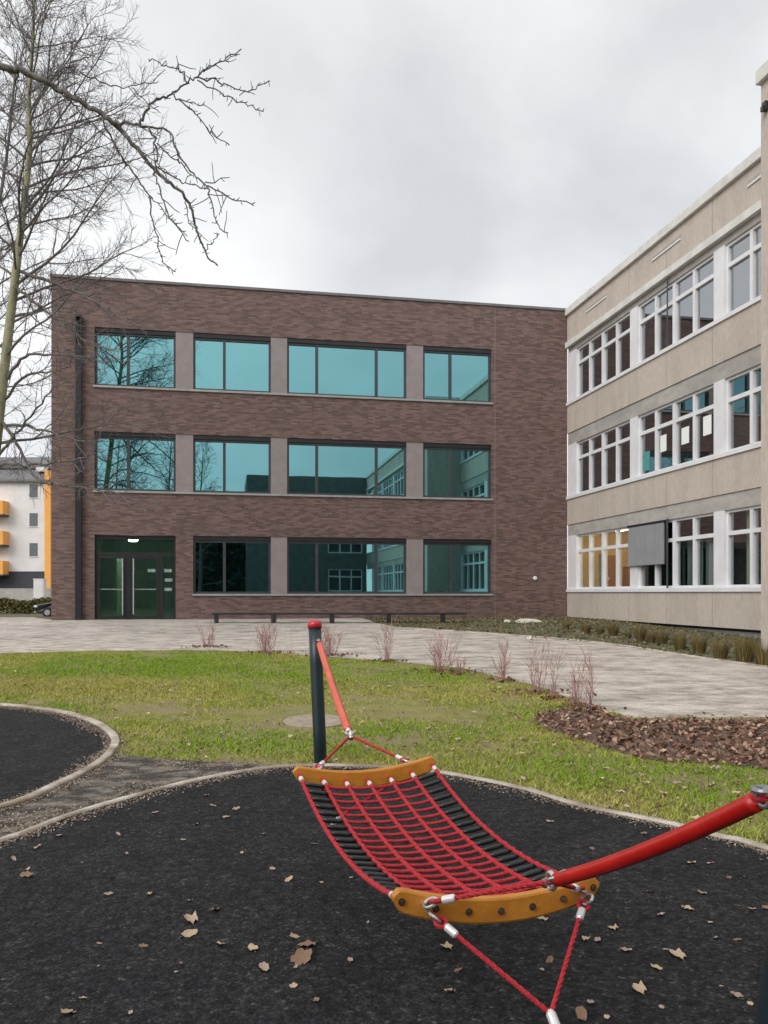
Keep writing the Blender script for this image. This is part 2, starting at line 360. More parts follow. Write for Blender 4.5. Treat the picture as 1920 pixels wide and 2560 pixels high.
TH = .18752; cT, sT = math.cos(TH), math.sin(TH)
CORN = Vector((7.029, 32.0))
def wing_xy(u, out=0):                       # along the concrete wing from the inner corner, out of its face
    return (CORN.x + sT*u - cT*out, CORN.y - cT*u - sT*out)
def brick_xy(u, out=0):                      # along the brick facade from its left end
    return (CORN.x - cT*(18.73-u) + sT*out, CORN.y - sT*(18.73-u) - cT*out)

lawn_far = [(-900,1643),(0,1634),(230,1629),(460,1626),(650,1630),(810,1643),(985,1655),(1157,1672),(1330,1713),(1500,1775),(1585,1797)]
lf = [gp(*p) for p in lawn_far]
path_far = [(1000,1570),(1273,1588),(1500,1608),(1736,1643),(1919,1669)]
pf = [gp(*p) for p in path_far]
rp_ = [gp(1700,1795), gp(1919,1795)]
path_poly = lf + rp_ + [(10, 11.4), (10.5, 17.5)] + pf[::-1] + [gp(937,1557), brick_xy(10.8, -.3), brick_xy(0, -.3), (-13.5, 32), (-40, 32), (-40, 24)]
lawn_poly = [(-14, 2), (-14, lf[0][1])] + lf[1:] + rp_ + [(9.5, 11.3), (9.5, 2)]
sheet('lawn', lawn_poly, .003, M['lawnbase'])
sheet('path', path_poly, .008, M['paver'])
bed_poly = [gp(937,1557)] + pf + [(10.5, 17.5)] + [wing_xy(15.5, -.5), wing_xy(0, -.5), brick_xy(10.8, -.3)]
sheet('planting_strip', bed_poly, .012, M['bed'])
mulch_px = [(1330,1800),(1400,1775),(1480,1778),(1585,1803),(1700,1803),(1919,1803),(2300,1806),(2350,1960),(2150,1952),(1919,1925),(1800,1912),(1650,1905),(1560,1885),(1450,1850),(1370,1826)]
mulch_poly = [gp(*p) for p in mulch_px]
sheet('mulch_bed', mulch_poly, .011, M['mulch'])
soil_px = [(272,1886),(340,1893),(470,1903),(600,1908),(720,1918),(605,1934),(485,1957),(338,1995),(169,2046),(0,2109),(-200,2190),(-260,2130),(0,2025),(148,1966),(232,1924)]
soil_poly = [gp(*p) for p in soil_px]
sheet('soil_strip', soil_poly, .007, M['soil'])
rub1 = [gp(*p) for p in [(0,2109),(169,2046),(338,1995),(485,1957),(605,1934),(700,1922),(799,1918),(950,1922),(1095,1935),(1300,1975),(1447,2018),(1678,2066),(1800,2098),(1919,2128)]] + [(2.85,3.5),(3.1,2),(2.6,-.6),(0,-2),(-2.8,-.6),(-3.3,1.6),(-2.9,3.8)]
rub1 = [(p.x, p.y) for p in catmull(rub1, 8, True)]
rub2 = [gp(*p) for p in [(0,1766),(148,1783),(232,1808),(274,1834),(289,1858),(272,1890),(230,1924),(148,1966),(0,2025)]] + [(-3.3,5.25),(-4.6,5.0),(-6.0,5.8),(-6.8,7.6),(-6.7,9.5),(-6.0,10.7)]
rub2 = [(p.x, p.y) for p in catmull(rub2, 8, True)]
sheet('rubber_ground', rub1, .014, M['rubber']); sheet('rubber_ground', rub2, .014, M['rubber'])
kerb(rub1, .058, .03, 'kerb', 'pale curved kerb round the black play surface under the hammock', M['kerb'], True)
kerb(rub2, .08, .04, 'kerb', 'pale rounded kerb round the smaller black surface at the left edge', M['kerb'], True)
pk = [gp(1600,1799), gp(1700,1797), gp(1919,1797), (9.8, 11.45)]
kerb(pk, .10, .04, 'kerb', 'straight pale kerb between the path and the leaf covered bed', M['kerb'])
pfk = [(p.x, p.y) for p in catmull(pf, 6)]
kerb(pfk, .08, .03, 'kerb', 'thin pale edging between the path and the strip by the concrete wing', M['kerb'])

# ------------------------------------------------------------------ brick building
def holes_wall(u0, u1, z0, z1, holes, depth, mb=None, y=0):
    "front face with rectangular openings and their reveals; outward is -y"
    mb = mb or MB()
    us = sorted({u0, u1, *[h[0] for h in holes], *[h[1] for h in holes]}); zs = sorted({z0, z1, *[h[2] for h in holes], *[h[3] for h in holes]})
    for i in range(len(us)-1):
        for j in range(len(zs)-1):
            cu, cz = (us[i]+us[i+1])/2, (zs[j]+zs[j+1])/2
            if any(h[0] < cu < h[1] and h[2] < cz < h[3] for h in holes): continue
            mb.quad((us[i],y,zs[j]),(us[i+1],y,zs[j]),(us[i+1],y,zs[j+1]),(us[i],y,zs[j+1]))
    for a, b, c, d in holes:
        mb.quad((a,y,c),(a,y,d),(a,y+depth,d),(a,y+depth,c)); mb.quad((b,y,d),(b,y,c),(b,y+depth,c),(b,y+depth,d))
        mb.quad((a,y,d),(b,y,d),(b,y+depth,d),(a,y+depth,d)); mb.quad((b,y,c),(a,y,c),(a,y+depth,c),(b,y+depth,c))
    return mb

BZ = .5
bx, by = brick_xy(0)
bb = empty('brick_building', (bx, by, BZ), TH)
tag(bb, 'three storey dark red brick school block with teal windows', 'building')
OFF = (0, 0, BZ)
def part(mb, name, m, parent=None, **kw):
    return mb.build(name, M[m], parent or bb, OFF, **kw)
W, TOP = 18.73, 12.30
rows = [(1.46, 3.51), (5.04, 7.08), (8.66, 10.68)]
cols = [(1.41, 4.13, [2.52]), (4.73, 7.45, [5.81]), (8.03, 12.43, [9.11, 11.31]), (13.06, 15.70, [14.12])]
door_o = (1.41, 4.13, .54, 3.51)
holes = [door_o]
for k, (z0, z1) in enumerate(rows): holes.append((cols[0][0] if k else 4.73, 15.70, z0, z1))
REV = .16
wl = holes_wall(0, W, 0, TOP, holes, REV)
wl.quad((0,0,0),(0,0,TOP),(0,14,TOP),(0,14,0)); wl.quad((W,0,TOP),(W,0,0),(W,14,0),(W,14,TOP)); wl.quad((0,14,0),(0,14,TOP),(W,14,TOP),(W,14,0))
wl.quad((0,0,TOP-.3),(W,0,TOP-.3),(W,14,TOP-.3),(0,14,TOP-.3))
part(wl, 'wall', 'brick')
part(MB().box(15.82, 15.848, -.003, .02, .56, TOP-.01), 'movement_joint', 'seam')
part(MB().box(-.05, W+.02, -.05, .32, TOP, TOP+.10), 'roof_coping', 'coping', bevel=.01)
for k, (z0, z1) in enumerate(rows):
    a = 1.36 if k else 4.70
    part(MB().box(a, 15.76, -.055, REV-.01, z0-.065, z0+.004), 'window_sill', 'alu')
    prs = [(4.13, 4.73), (7.45, 8.03), (12.43, 13.06)]
    for (p0, p1) in prs[(0 if k else 1):]:
        part(MB().box(p0, p1, .025, REV+.1, z0+.004, z1), 'pier_panel', 'pier')
    for ci, (u0, u1, mul) in enumerate(cols):
        if k == 0 and ci == 0: continue
        fr = MB(); t = .075; y0, y1 = REV-.07, REV+.05; zb = z0+.006
        fr.box(u0, u0+t, y0, y1, zb, z1-.15).box(u1-t, u1, y0, y1, zb, z1-.15).box(u0+t, u1-t, y0, y1, zb, zb+t).box(u0+t, u1-t, y0, y1, z1-.15-t, z1-.15)
        for mu in mul: fr.box(mu-.05, mu+.05, y0-.004, y1, zb+t, z1-.15-t)
        # the operable narrow light carries its own, heavier sash
        wn = part(fr, 'window', 'frame')
        lb = part(MB().box(u0, u1, y0-.05, y1, z1-.15, z1-.001), 'head_shadow', 'anth', wn)  # near-black box painting the reveal's shadow under the window head
        edges = [u0+t] + [x for mu in mul for x in (mu-.05, mu+.05)] + [u1-t]
        for q in range(0, len(edges), 2):
            part(MB().quad((edges[q], REV-.01, zb+t), (edges[q+1], REV-.01, zb+t), (edges[q+1], REV-.01, z1-.15-t), (edges[q], REV-.01, z1-.15-t)), 'pane', 'glass', wn)
# entrance
DZ = 2.80
fr = MB(); y0, y1 = REV-.06, REV+.04; t = .07
fr.box(1.41, 1.48, y0, y1, .56, 3.50).box(4.06, 4.13, y0, y1, .56, 3.50).box(1.48, 4.06, y0, y1, 3.36, 3.50).box(1.48, 4.06, y0-.003, y1, DZ, DZ+.11)
fr.box(2.44, 2.60, y0-.004, y1, .56, DZ).box(3.56, 3.70, y0-.004, y1, .56, DZ).box(3.70, 4.06, y0, y1, .56, .62)
df = part(fr, 'entrance_frame', 'anth')
part(MB().quad((1.48,REV-.01,DZ+.11),(4.06,REV-.01,DZ+.11),(4.06,REV-.01,3.36),(1.48,REV-.01,3.36)), 'transom_pane', 'doorglass', df)
part(MB().quad((3.70,REV-.01,.62),(4.06,REV-.01,.62),(4.06,REV-.01,DZ),(3.70,REV-.01,DZ)), 'side_pane', 'doorglass', df)
for (a, b, hx) in ((1.48, 2.44, 2.34), (2.60, 3.56, 2.70)):
    d = MB(); d.box(a+.01, a+.09, y0-.012, y1-.01, .58, DZ-.01).box(b-.09, b-.01, y0-.012, y1-.01, .58, DZ-.01).box(a+.09, b-.09, y0-.012, y1-.01, .58, .70).box(a+.09, b-.09, y0-.012, y1-.01, DZ-.11, DZ-.01)
    dl = part(d, 'door', 'anth')
    part(MB().quad((a+.09,REV-.015,.70),(b-.09,REV-.015,.70),(b-.09,REV-.015,DZ-.11),(a+.09,REV-.015,DZ-.11)), 'pane', 'doorglass', dl)
    part(MB().tube([(hx,y0-.07,.75),(hx,y0-.07,2.70)], .022, 8).tube([(hx,y0-.07,1.0),(hx,y0,1.0)], .012, 6).tube([(hx,y0-.07,2.4),(hx,y0,2.4)], .012, 6), 'handle', 'steel', dl)
    part(MB().box(a+.09, b-.09, REV-.02, REV-.017, 1.61, 1.64), 'safety_stripe', 'curtain2', dl)
lob = MB()
lob.quad((.6,5,.56),(6,5,.56),(6,5,3.6),(.6,5,3.6)); lob.quad((.6,.3,.56),(.6,5,.56),(.6,5,3.6),(.6,.3,3.6)); lob.quad((4.5,.3,.56),(4.5,5,.56),(4.5,5,3.6),(4.5,.3,3.6)); lob.quad((.6,.3,3.6),(4.5,.3,3.6),(4.5,5,3.6),(.6,5,3.6)); lob.quad((.6,.3,.57),(4.5,.3,.57),(4.5,5,.57),(.6,5,.57))
part(lob, 'lobby', 'lobbyw')
part(MB().box(1.95, 2.55, 1.6, 1.7, .6, 2.75), 'lobby_panel', 'curtain')
for zz, uu in ((2.28, 3.30), (2.28, 3.86), (1.95, 3.88), (1.62, 3.86)):
    part(MB().box(uu-.13, uu+.13, REV-.028, REV-.024, zz-.055, zz+.055), 'door_notice', 'curtain2')
ld = part(MB().tube([(2.60,.9,3.52),(2.60,.9,3.40),(2.60,.9,3.34)], [.10,.17,.14], 16), 'entrance_lamp', 'lamp')
# rainwater pipe and the small lamp on the wall
dp = MB(); dp.box(.80, 1.00, -.16, -.02, .5, 10.05)
dpo = part(dp, 'downpipe', 'anth')
hp = MB(); hp.box(.80, .84, -.17, -.02, 10.05, 11.03).box(.96, 1.00, -.17, -.02, 10.05, 11.03).box(.84, .96, -.17, -.02, 10.95, 11.03).box(.84,.96,-.03,-.02,10.05,10.95)
part(hp, 'pipe_hopper', 'anth', dpo)
wlm = MB(); wlm.tube([(17.42,0,2.05),(17.42,-.06,2.05),(17.42,-.10,2.05)], [.08,.08,.05], 14)
part(wlm, 'wall_lamp', 'white', smooth=False)

# ------------------------------------------------------------------ concrete wing
WZ = .3
wx, wy = wing_xy(0)
cw = empty('concrete_building', (wx, wy, WZ), TH - R(90))
tag(cw, 'three storey beige concrete school wing with white framed windows', 'building')
def wpart(mb, name, m, parent=None, **kw): return mb.build(name, M[m], parent or cw, (0,0,WZ), **kw)
wins = [(1.64, 3.67), (5.18, 7.14), (8.77, 10.66)]
LEN = 46.0; PER = 4.73
bays = []
u = .76
while u + 4.24 < LEN: bays.append((u, u+4.24)); u += PER
T0, T1 = 14.5, 20.6
bays_v = [b for b in bays]
# spandrel panels
for (z0, z1) in ((.58, 1.53), (4.10, 5.07), (7.60, 8.66), (11.07, 12.10)):
    wpart(MB().box(0, LEN, 0, .25, z0, z1), 'spandrel', 'conc')
jt = MB()
for k in range(1, 20):
    uj = .26 + k*PER/2
    if uj < LEN:
        for (z0, z1) in ((.59, 1.52), (4.11, 5.06), (7.61, 8.65), (11.08, 12.09)): jt.box(uj-.012, uj+.012, -.003, .05, z0, z1)
wpart(jt, 'panel_joint', 'joint')
for (z0, z1) in ((3.67, 4.10), (7.14, 7.60)): wpart(MB().box(0, LEN, .035, .28, z0, z1), 'lintel_beam', 'beam')
wpart(MB().box(0, LEN, .05, .28, 10.66, 10.86), 'lintel_beam', 'beam')
wpart(MB().box(0, LEN, -.09, .28, 10.86, 11.07), 'ledge', 'copw')
wpart(MB().box(0, LEN, -.10, .30, 12.10, 12.37), 'roof_coping', 'copw', bevel=.015)
for k in range(9):
    a = 1.75 + k*4.765
    if a+1.62 < LEN and not (T0-.5 < a < T1): 
        v = MB(); v.box(a, a+1.62, -.03, .02, 11.66, 11.72); wpart(v, 'vent_slot', 'copw')
        wpart(MB().box(a, a+1.62, -.004, .02, 11.722, 11.80), 'vent_slot', 'plinth')
wpart(MB().box(0, LEN, .16, .4, -.3, .50), 'plinth', 'plinth'); wpart(MB().box(0, LEN, .19, .3, .50, .58), 'shadow_gap', 'dark')
wpart(MB().box(.3, LEN, .32, 12, 12.0, 12.1), 'roof', 'coping')
for (z0, z1) in wins:
    wpart(MB().box(0, LEN, -.05, .2, z0-.11, z0), 'window_sill', 'white')
    cu = [(0, .76)] + [(b[1], b[1]+PER-4.24) for b in bays]
    for (a, b) in cu: wpart(MB().box(a, b, .03, .26, z0, z1), 'column', 'white')
lit_bay = 0
for bi, (a, b) in enumerate(bays):
    if a > T0 - .1 and b < T1 + .1: continue
    for k, (z0, z1) in enumerate(wins):
        fr = MB(); y0, y1 = .10, .20; t = .07
        q = (b - a) / 4
        tz = z0 + (z1 - z0) * .70
        fr.box(a, a+t, y0, y1, z0, z1).box(b-t, b, y0, y1, z0, z1).box(a+t, b-t, y0, y1, z0, z0+t).box(a+t, b-t, y0, y1, z1-t, z1)
        xs = [a+t]
        for j in (1, 2, 3):
            hw = .085 if j == 2 else .06
            fr.box(a+q*j-hw, a+q*j+hw, y0-.012, y1, z0+t, z1-t); xs += [a+q*j-hw, a+q*j+hw]
        xs.append(b-t)
        for j in range(0, 8, 2): fr.box(xs[j], xs[j+1], y0-.005, y1, tz-.055, tz+.055)
        wn = wpart(fr, 'window', 'white')
        for j in range(0, 8, 2):
            for (c, d) in ((z0+t, tz-.055), (tz+.055, z1-t)):
                wpart(MB().quad((xs[j],.165,c),(xs[j+1],.165,c),(xs[j+1],.165,d),(xs[j],.165,d)), 'pane', 'clear', wn)
# rooms behind the glass
rm = MB()
for z in (.55, 1.0, 4.12, 7.62, 11.0): rm.quad((0,.30,z),(LEN,.30,z),(LEN,7,z),(0,7,z))
rm.quad((0,7,.5),(LEN,7,.5),(LEN,7,11.1),(0,7,11.1))
for uu in [.01] + [b[1]+.2 for b in bays]: rm.quad((uu,.3,.5),(uu,7,.5),(uu,7,11.1),(uu,.3,11.1))
wpart(rm, 'rooms', 'room')
lr = MB(); lr.quad((.05,4.2,1.02),(5.0,4.2,1.02),(5.0,4.2,4.0),(.05,4.2,4.0)); lr.quad((.05,.35,1.02),(.05,4.2,1.02),(.05,4.2,4.0),(.05,.35,4.0)); lr.quad((5.0,.35,1.02),(5.0,4.2,1.02),(5.0,4.2,4.0),(5.0,.35,4.0)); lr.quad((.05,.35,4.0),(5,.35,4.0),(5,4.2,4.0),(.05,4.2,4.0))
wpart(lr, 'lit_room', 'warm')
wpart(MB().box(.06, .11, 1.38, 2.02, 1.02, 2.95), 'room_door', 'wood'); wpart(MB().box(.06, .50, 2.25, 3.3, 1.02, 2.5), 'cupboard', 'wood')
for ul in (1.0, 3.2): wpart(MB().box(ul, ul+1.3, 1.5, 1.65, 3.80, 3.86), 'ceiling_lamp', 'tube')
def curtain(u0, u1, z0, z1, m):
    mb = MB(); n = 24; y = .32
    for i in range(n):
        a, b = u0+(u1-u0)*i/n, u0+(u1-u0)*(i+1)/n; ya, yb = y+.04*math.sin(i*1.7), y+.04*math.sin((i+1)*1.7)
        mb.quad((a,ya,z0),(b,yb,z0),(b,yb,z1),(a,ya,z1))
    wpart(mb, 'curtain', m)
curtain(7.95, 8.75, 1.6, 3.0, 'curtain2'); curtain(8.9, 9.5, 1.6, 3.0, 'curtain2'); curtain(10.75, 11.25, 1.6, 3.7, 'curtain'); curtain(2.1, 2.7, 1.6, 2.9, 'curtain2')
# exterior metal shutter half way down the ground floor window
sh = MB(); us = [5.02, 5.55, 6.13, 6.72, 7.28]
for i in range(4):
    a, b = us[i], us[i+1]
    sh.box(a+.012, b-.012, -.06, .0, 2.36, 3.60)
    for k in range(5): sh.box(a+.06+k*.1, a+.09+k*.1, -.072, -.06, 2.37, 3.59)
so = wpart(sh, 'shutter', 'shutter'); wpart(MB().box(5.0, 7.32, -.07, .03, 3.60, 3.67), 'shutter_box', 'anth', so); wpart(MB().box(5.0, 7.3, -.03, .02, 2.37, 3.59), 'shutter_back', 'anth', so)
wpart(MB().tube([(7.42,-.02,1.6),(7.42,-.02,3.7)], .03, 8), 'guide_rail', 'frame'); wpart(MB().tube([(7.42,-.02,8.72),(7.42,-.02,10.8)], .022, 8), 'guide_rail', 'frame')
# stair tower
tw = MB().box(T0, T1, -1.90, 3, -.4, 12.10); two = wpart(tw, 'stair_block', 'conc'); wpart(MB().box(T0-.05, T1+.05, -2.0, 3, 12.10, 12.40), 'block_coping', 'copw', two, bevel=.015)
wpart(MB().box(14.64, 14.76, -1.98, -1.90, 11.44, 11.62).box(14.66, 14.74, -2.03, -1.98, 11.42, 11.52), 'floodlight', 'anth', two)
# rear wing closing the yard behind the camera, seen mirrored in the teal glass
rz = MB(); RW = 11.0
wh = []
for k, (z0, z1) in enumerate(wins):
    wh.append((-3.6, -.4, z0, z1))
# local: the rear wall lies across the end of the wing, its face looks back to the brick block (-x)
rb = MB(); hw = holes_wall(-RW, 0.0, -.5, 12.2, wh, .2)
for (x, y, z) in hw.v: rb.v.append((LEN + y, x, z))
rb.f = [tuple(reversed(f)) for f in hw.f]
rb.quad((LEN,-RW,-.5),(LEN,-RW,12.2),(LEN+9,-RW,12.2),(LEN+9,-RW,-.5)); rb.quad((LEN,-RW,12.1),(LEN,0,12.1),(LEN+9,0,12.1),(LEN+9,-RW,12.1))
wpart(rb, 'rear_wall', 'rear')
for (a, b, z0, z1) in wh:
    f2 = MB(); x0, x1 = LEN+.08, LEN+.18
    f2.box(x0, x1, a, a+.1, z0, z1).box(x0, x1, b-.1, b, z0, z1).box(x0, x1, a+.1, b-.1, z0, z0+.1).box(x0, x1, a+.1, b-.1, z1-.1, z1)
    for m_u in (a+(b-a)/3, a+2*(b-a)/3): f2.box(x0-.004, x1, m_u-.06, m_u+.06, z0+.1, z1-.1)
    f2.box(x0+.003, x1, a+.1, b-.1, z1-.75, z1-.63)
    wn = wpart(f2, 'window', 'white'); wpart(MB().quad((LEN+.15,a+.1,z0+.1),(LEN+.15,b-.1,z0+.1),(LEN+.15,b-.1,z1-.1),(LEN+.15,a+.1,z1-.1)), 'pane', 'carglass', wn)

# paper notices taped inside the middle floor windows
def wing_w(u, y, z): x, yy = wing_xy(u, -y); return Vector((x, yy, z))
for (u0, u1, z0, z1, mm, lab) in ((5.62,6.05,5.35,5.95,'teal_paper','teal poster low in the leftmost middle floor pane beside the white column'),(6.70,7.05,5.78,6.28,'paper','lowest white paper square in the middle floor window, left of the centre post'),(7.9,8.3,5.80,6.28,'paper','white paper square in the middle floor pane right of the centre post'),(9.02,9.42,5.85,6.38,'paper','white paper square in the middle floor pane beside the second white column')):
    c = wing_w((u0+u1)/2, .157, z0); 
    mb = MB().box(-(u1-u0)/2, (u1-u0)/2, 0, .004, 0, z1-z0); o = mb.build('paper_notice', M[mm]); o.location = c; o.rotation_euler = (0, 0, TH - R(90))
    tag(o, lab, 'notice', 'notices taped in the middle floor windows')

# ------------------------------------------------------------------ long low bench in front of the brick block
def bench():
    A = Vector((*gp(533,1558), 0)); B = Vector((*gp(1165,1558), 0))
    d = B - A; L = d.length; ang = math.atan2(d.y, d.x)
    root = empty('bench', (A.x, A.y, g(A.y)), ang); tag(root, 'long low dark bench in front of the brick building', 'bench')
    zt = .335
    MB().box(0, L, -.20, -.07, zt-.055, zt).box(0, L, -.055, .075, zt-.055, zt).box(0, L, .09, .22, zt-.055, zt).build('seat', M['anth'], root, bevel=.006)
    for px in (541, 684, 830, 972, 1107):
        s = (gp(px,1558)[0] - A.x) / math.cos(ang); wd = .035 if px == 541 else .07
        MB().box(s-wd, s+wd, -.18, .20, -.05, zt-.055).build('leg', M['anth'], root)
bench()

# ------------------------------------------------------------------ far apartment block, low wall, hedge, cabinet, car
ab = empty('apartment_building', (-31.2, 78, 0)); tag(ab, 'white apartment block with orange balconies and dark roof behind the brick block', 'building')
aw = MB(); aw.box(-22, -.45, 0, 10, 3.5, 12.0); aw.build('wall', M['aptw'], ab)
MB().box(-22, -.47, .05, 10, -.3, 3.5).build('ground_floor', M['aptd'], ab)
MB().box(-.45, .10, -.25, 10, -.3, 12.9).build('corner_pier', M['apto'], ab)
rf = MB(); rf.quad((-22,-.3,12.0),(.0,-.3,12.0),(.0,1.4,13.4),(-22,1.4,13.4)); rf.quad((-22,1.2,13.5),(.6,1.2,13.5),(.6,5,15.0),(-22,5,15.0)); rf.box(-22, .3, 1.0, 1.3, 13.3, 13.55); rf.box(-22, 0, -.4, .2, 11.85, 12.05)
rf.box(-22,.3,1.3,9,12,13.4)
rfo = rf.build('roof', M['aptr'], ab); MB().box(-1.5, -.6, .3, 1.0, 12.9, 13.3).build('skylight', M['aptw'], rfo)
for (x, z) in ((-1.55, 4.9), (-1.55, 7.7), (-1.55, 10.4)):
    wn = MB().box(x-.4, x+.35, -.03, .02, z, z+1.25).build('window', M['aptwin'], ab); MB().box(x-.45, x+.4, -.06, .0, z-.08, z-.001).build('sill', M['aptw'], wn)
for z in (3.2, 5.95, 8.75):
    bo = MB().box(-9, -3.9, -1.2, 0, z, z+1.25).build('balcony', M['apto'], ab); MB().box(-9.1, -3.85, -1.25, 0, z-.15, z).build('balcony_slab', M['aptd'], bo)
    MB().box(-8, -5.2, -.03, .02, z+1.3, z+2.4).build('window', M['aptwin'], ab)
o = MB().box(-55, -24, 66, 66.3, -.2, 1.85).build('garden_wall', M['beam']); tag(o, 'low grey wall in front of the white apartment block', 'wall')
cb_ = MB().box(-.4,.4,-.3,.3,0,1.9).box(-.43,.43,-.33,.33,1.9,1.96).box(-.3,.3,-.32,-.3,.2,1.8); o = cb_.build('utility_cabinet', M['aptw']); o.location = (-26.6, 64.5, 0); o.scale = (.95,1,1.32); tag(o, 'pale utility cabinet beside the low grey wall', 'cabinet')

def leaf_cloud(name, pts, size, cols, rng, m, up=0.0):
    "many small leaf faces at given points in one mesh, tinted per face"
    n = len(pts); pts = np.asarray(pts, float)
    a = rng.normal(size=(n,3)); a[:,2] += up; a /= np.linalg.norm(a,axis=1)[:,None]
    t = np.cross(a, rng.normal(size=(n,3))); t /= np.linalg.norm(t,axis=1)[:,None]; b = np.cross(a,t)
    s = (size*(.6+.8*rng.random(n)))[:,None]
    V = np.stack([pts-t*s*.5, pts+b*s*.32+a*s*.06, pts+t*s*.5, pts-b*s*.32+a*s*.06],1).reshape(-1,3)
    return np_mesh(name, V, 4, cols, rng, m)
def np_mesh(name, V, k, cols, rng, m):
    nf = len(V)//k; me = bpy.data.meshes.new(name)
    me.vertices.add(len(V)); me.vertices.foreach_set('co', V.astype('f4').ravel())
    me.loops.add(len(V)); me.loops.foreach_set('vertex_index', np.arange(len(V), dtype='i4'))
    me.polygons.add(nf); me.polygons.foreach_set('loop_start', np.arange(0, len(V), k, dtype='i4'))
    me.update(calc_edges=True)
    at = me.attributes.new('tint', 'FLOAT_COLOR', 'FACE')
    c = np.asarray(cols, 'f4')
    if c.ndim == 2 and len(c) != nf: c = c[rng.integers(0, len(c), nf)] * (.75+.5*rng.random((nf,1)))
    at.data.foreach_set('color', np.concatenate([c, np.ones((nf,1))],1).astype('f4').ravel())
    me.materials.append(m); o = bpy.data.objects.new(name, me); COL.objects.link(o); return o
rng = np.random.default_rng(4)
n = 26000
hp_ = np.stack([rng.uniform(-50,-22,n), 60+rng.uniform(-.5,.5,n), rng.random(n)**.7*1.0+.05*rng.normal(size=n)],1); hp_[:,2] += .1*np.sin(hp_[:,0]*2)
o = leaf_cloud('hedge', hp_, .16, [(.11,.11,.03),(.15,.13,.04),(.08,.085,.025),(.18,.14,.06)], rng, M['hedge']); tag(o, 'low olive green hedge in front of the apartment block', 'hedge')

def car():
    root = empty('parked_car', (-18.95, 51, 0), 0); tag(root, 'dark parked car showing its front end past the brick corner', 'car')
    prof = [(-2.1,.30),(-2.12,.62),(-2.0,.78),(-1.1,.93),(-.45,1.38),(.2,1.46),(1.1,1.44),(1.85,1.0),(2.08,.92),(2.1,.35)]
    bm = bmesh.new(); wds = [.70,.80,.82,.84,.62,.60,.60,.74,.80,.80]; L = []; Rr = []
    for (x, z), w_ in zip(prof, wds): L.append(bm.verts.new((x,-w_,z))); Rr.append(bm.verts.new((x,w_,z)))
    n = len(prof)
    for i in range(n):
        j = (i+1) % n; bm.faces.new((L[i],L[j],Rr[j],Rr[i]))
    bm.faces.new(list(reversed(L))); bm.faces.new(Rr); bmesh.ops.recalc_face_normals(bm, faces=bm.faces[:])
    me = bpy.data.meshes.new('body'); bm.to_mesh(me); bm.free(); me.materials.append(M['carp']); b = bpy.data.objects.new('body', me); COL.objects.link(b); b.parent = root
    md = b.modifiers.new('bevel','BEVEL'); md.width = .07; md.segments = 3
    MB().quad((-.95,-.825,.97),(1.6,-.80,1.03),(1.0,-.63,1.38),(-.42,-.64,1.34)).build('side_window', M['carglass'], root)
    for x in (-1.3, 1.3):
        for s in (-1, 1):
            wo = MB().tube([(x,s*.62,.31),(x,s*.66,.31),(x,s*.82,.31),(x,s*.86,.31)], [.27,.31,.31,.27], 22).build('wheel', M['tyre'], root)
            MB().tube([(x,s*.845,.31),(x,s*.875,.31)], [.19,.16], 16).build('rim', M['rim'], wo)
    for s in (-1, 1): MB().box(-2.13,-1.9,s*.72-.12,s*.72+.12,.62,.74).build('headlight', M['lens'], root, bevel=.03)
car()

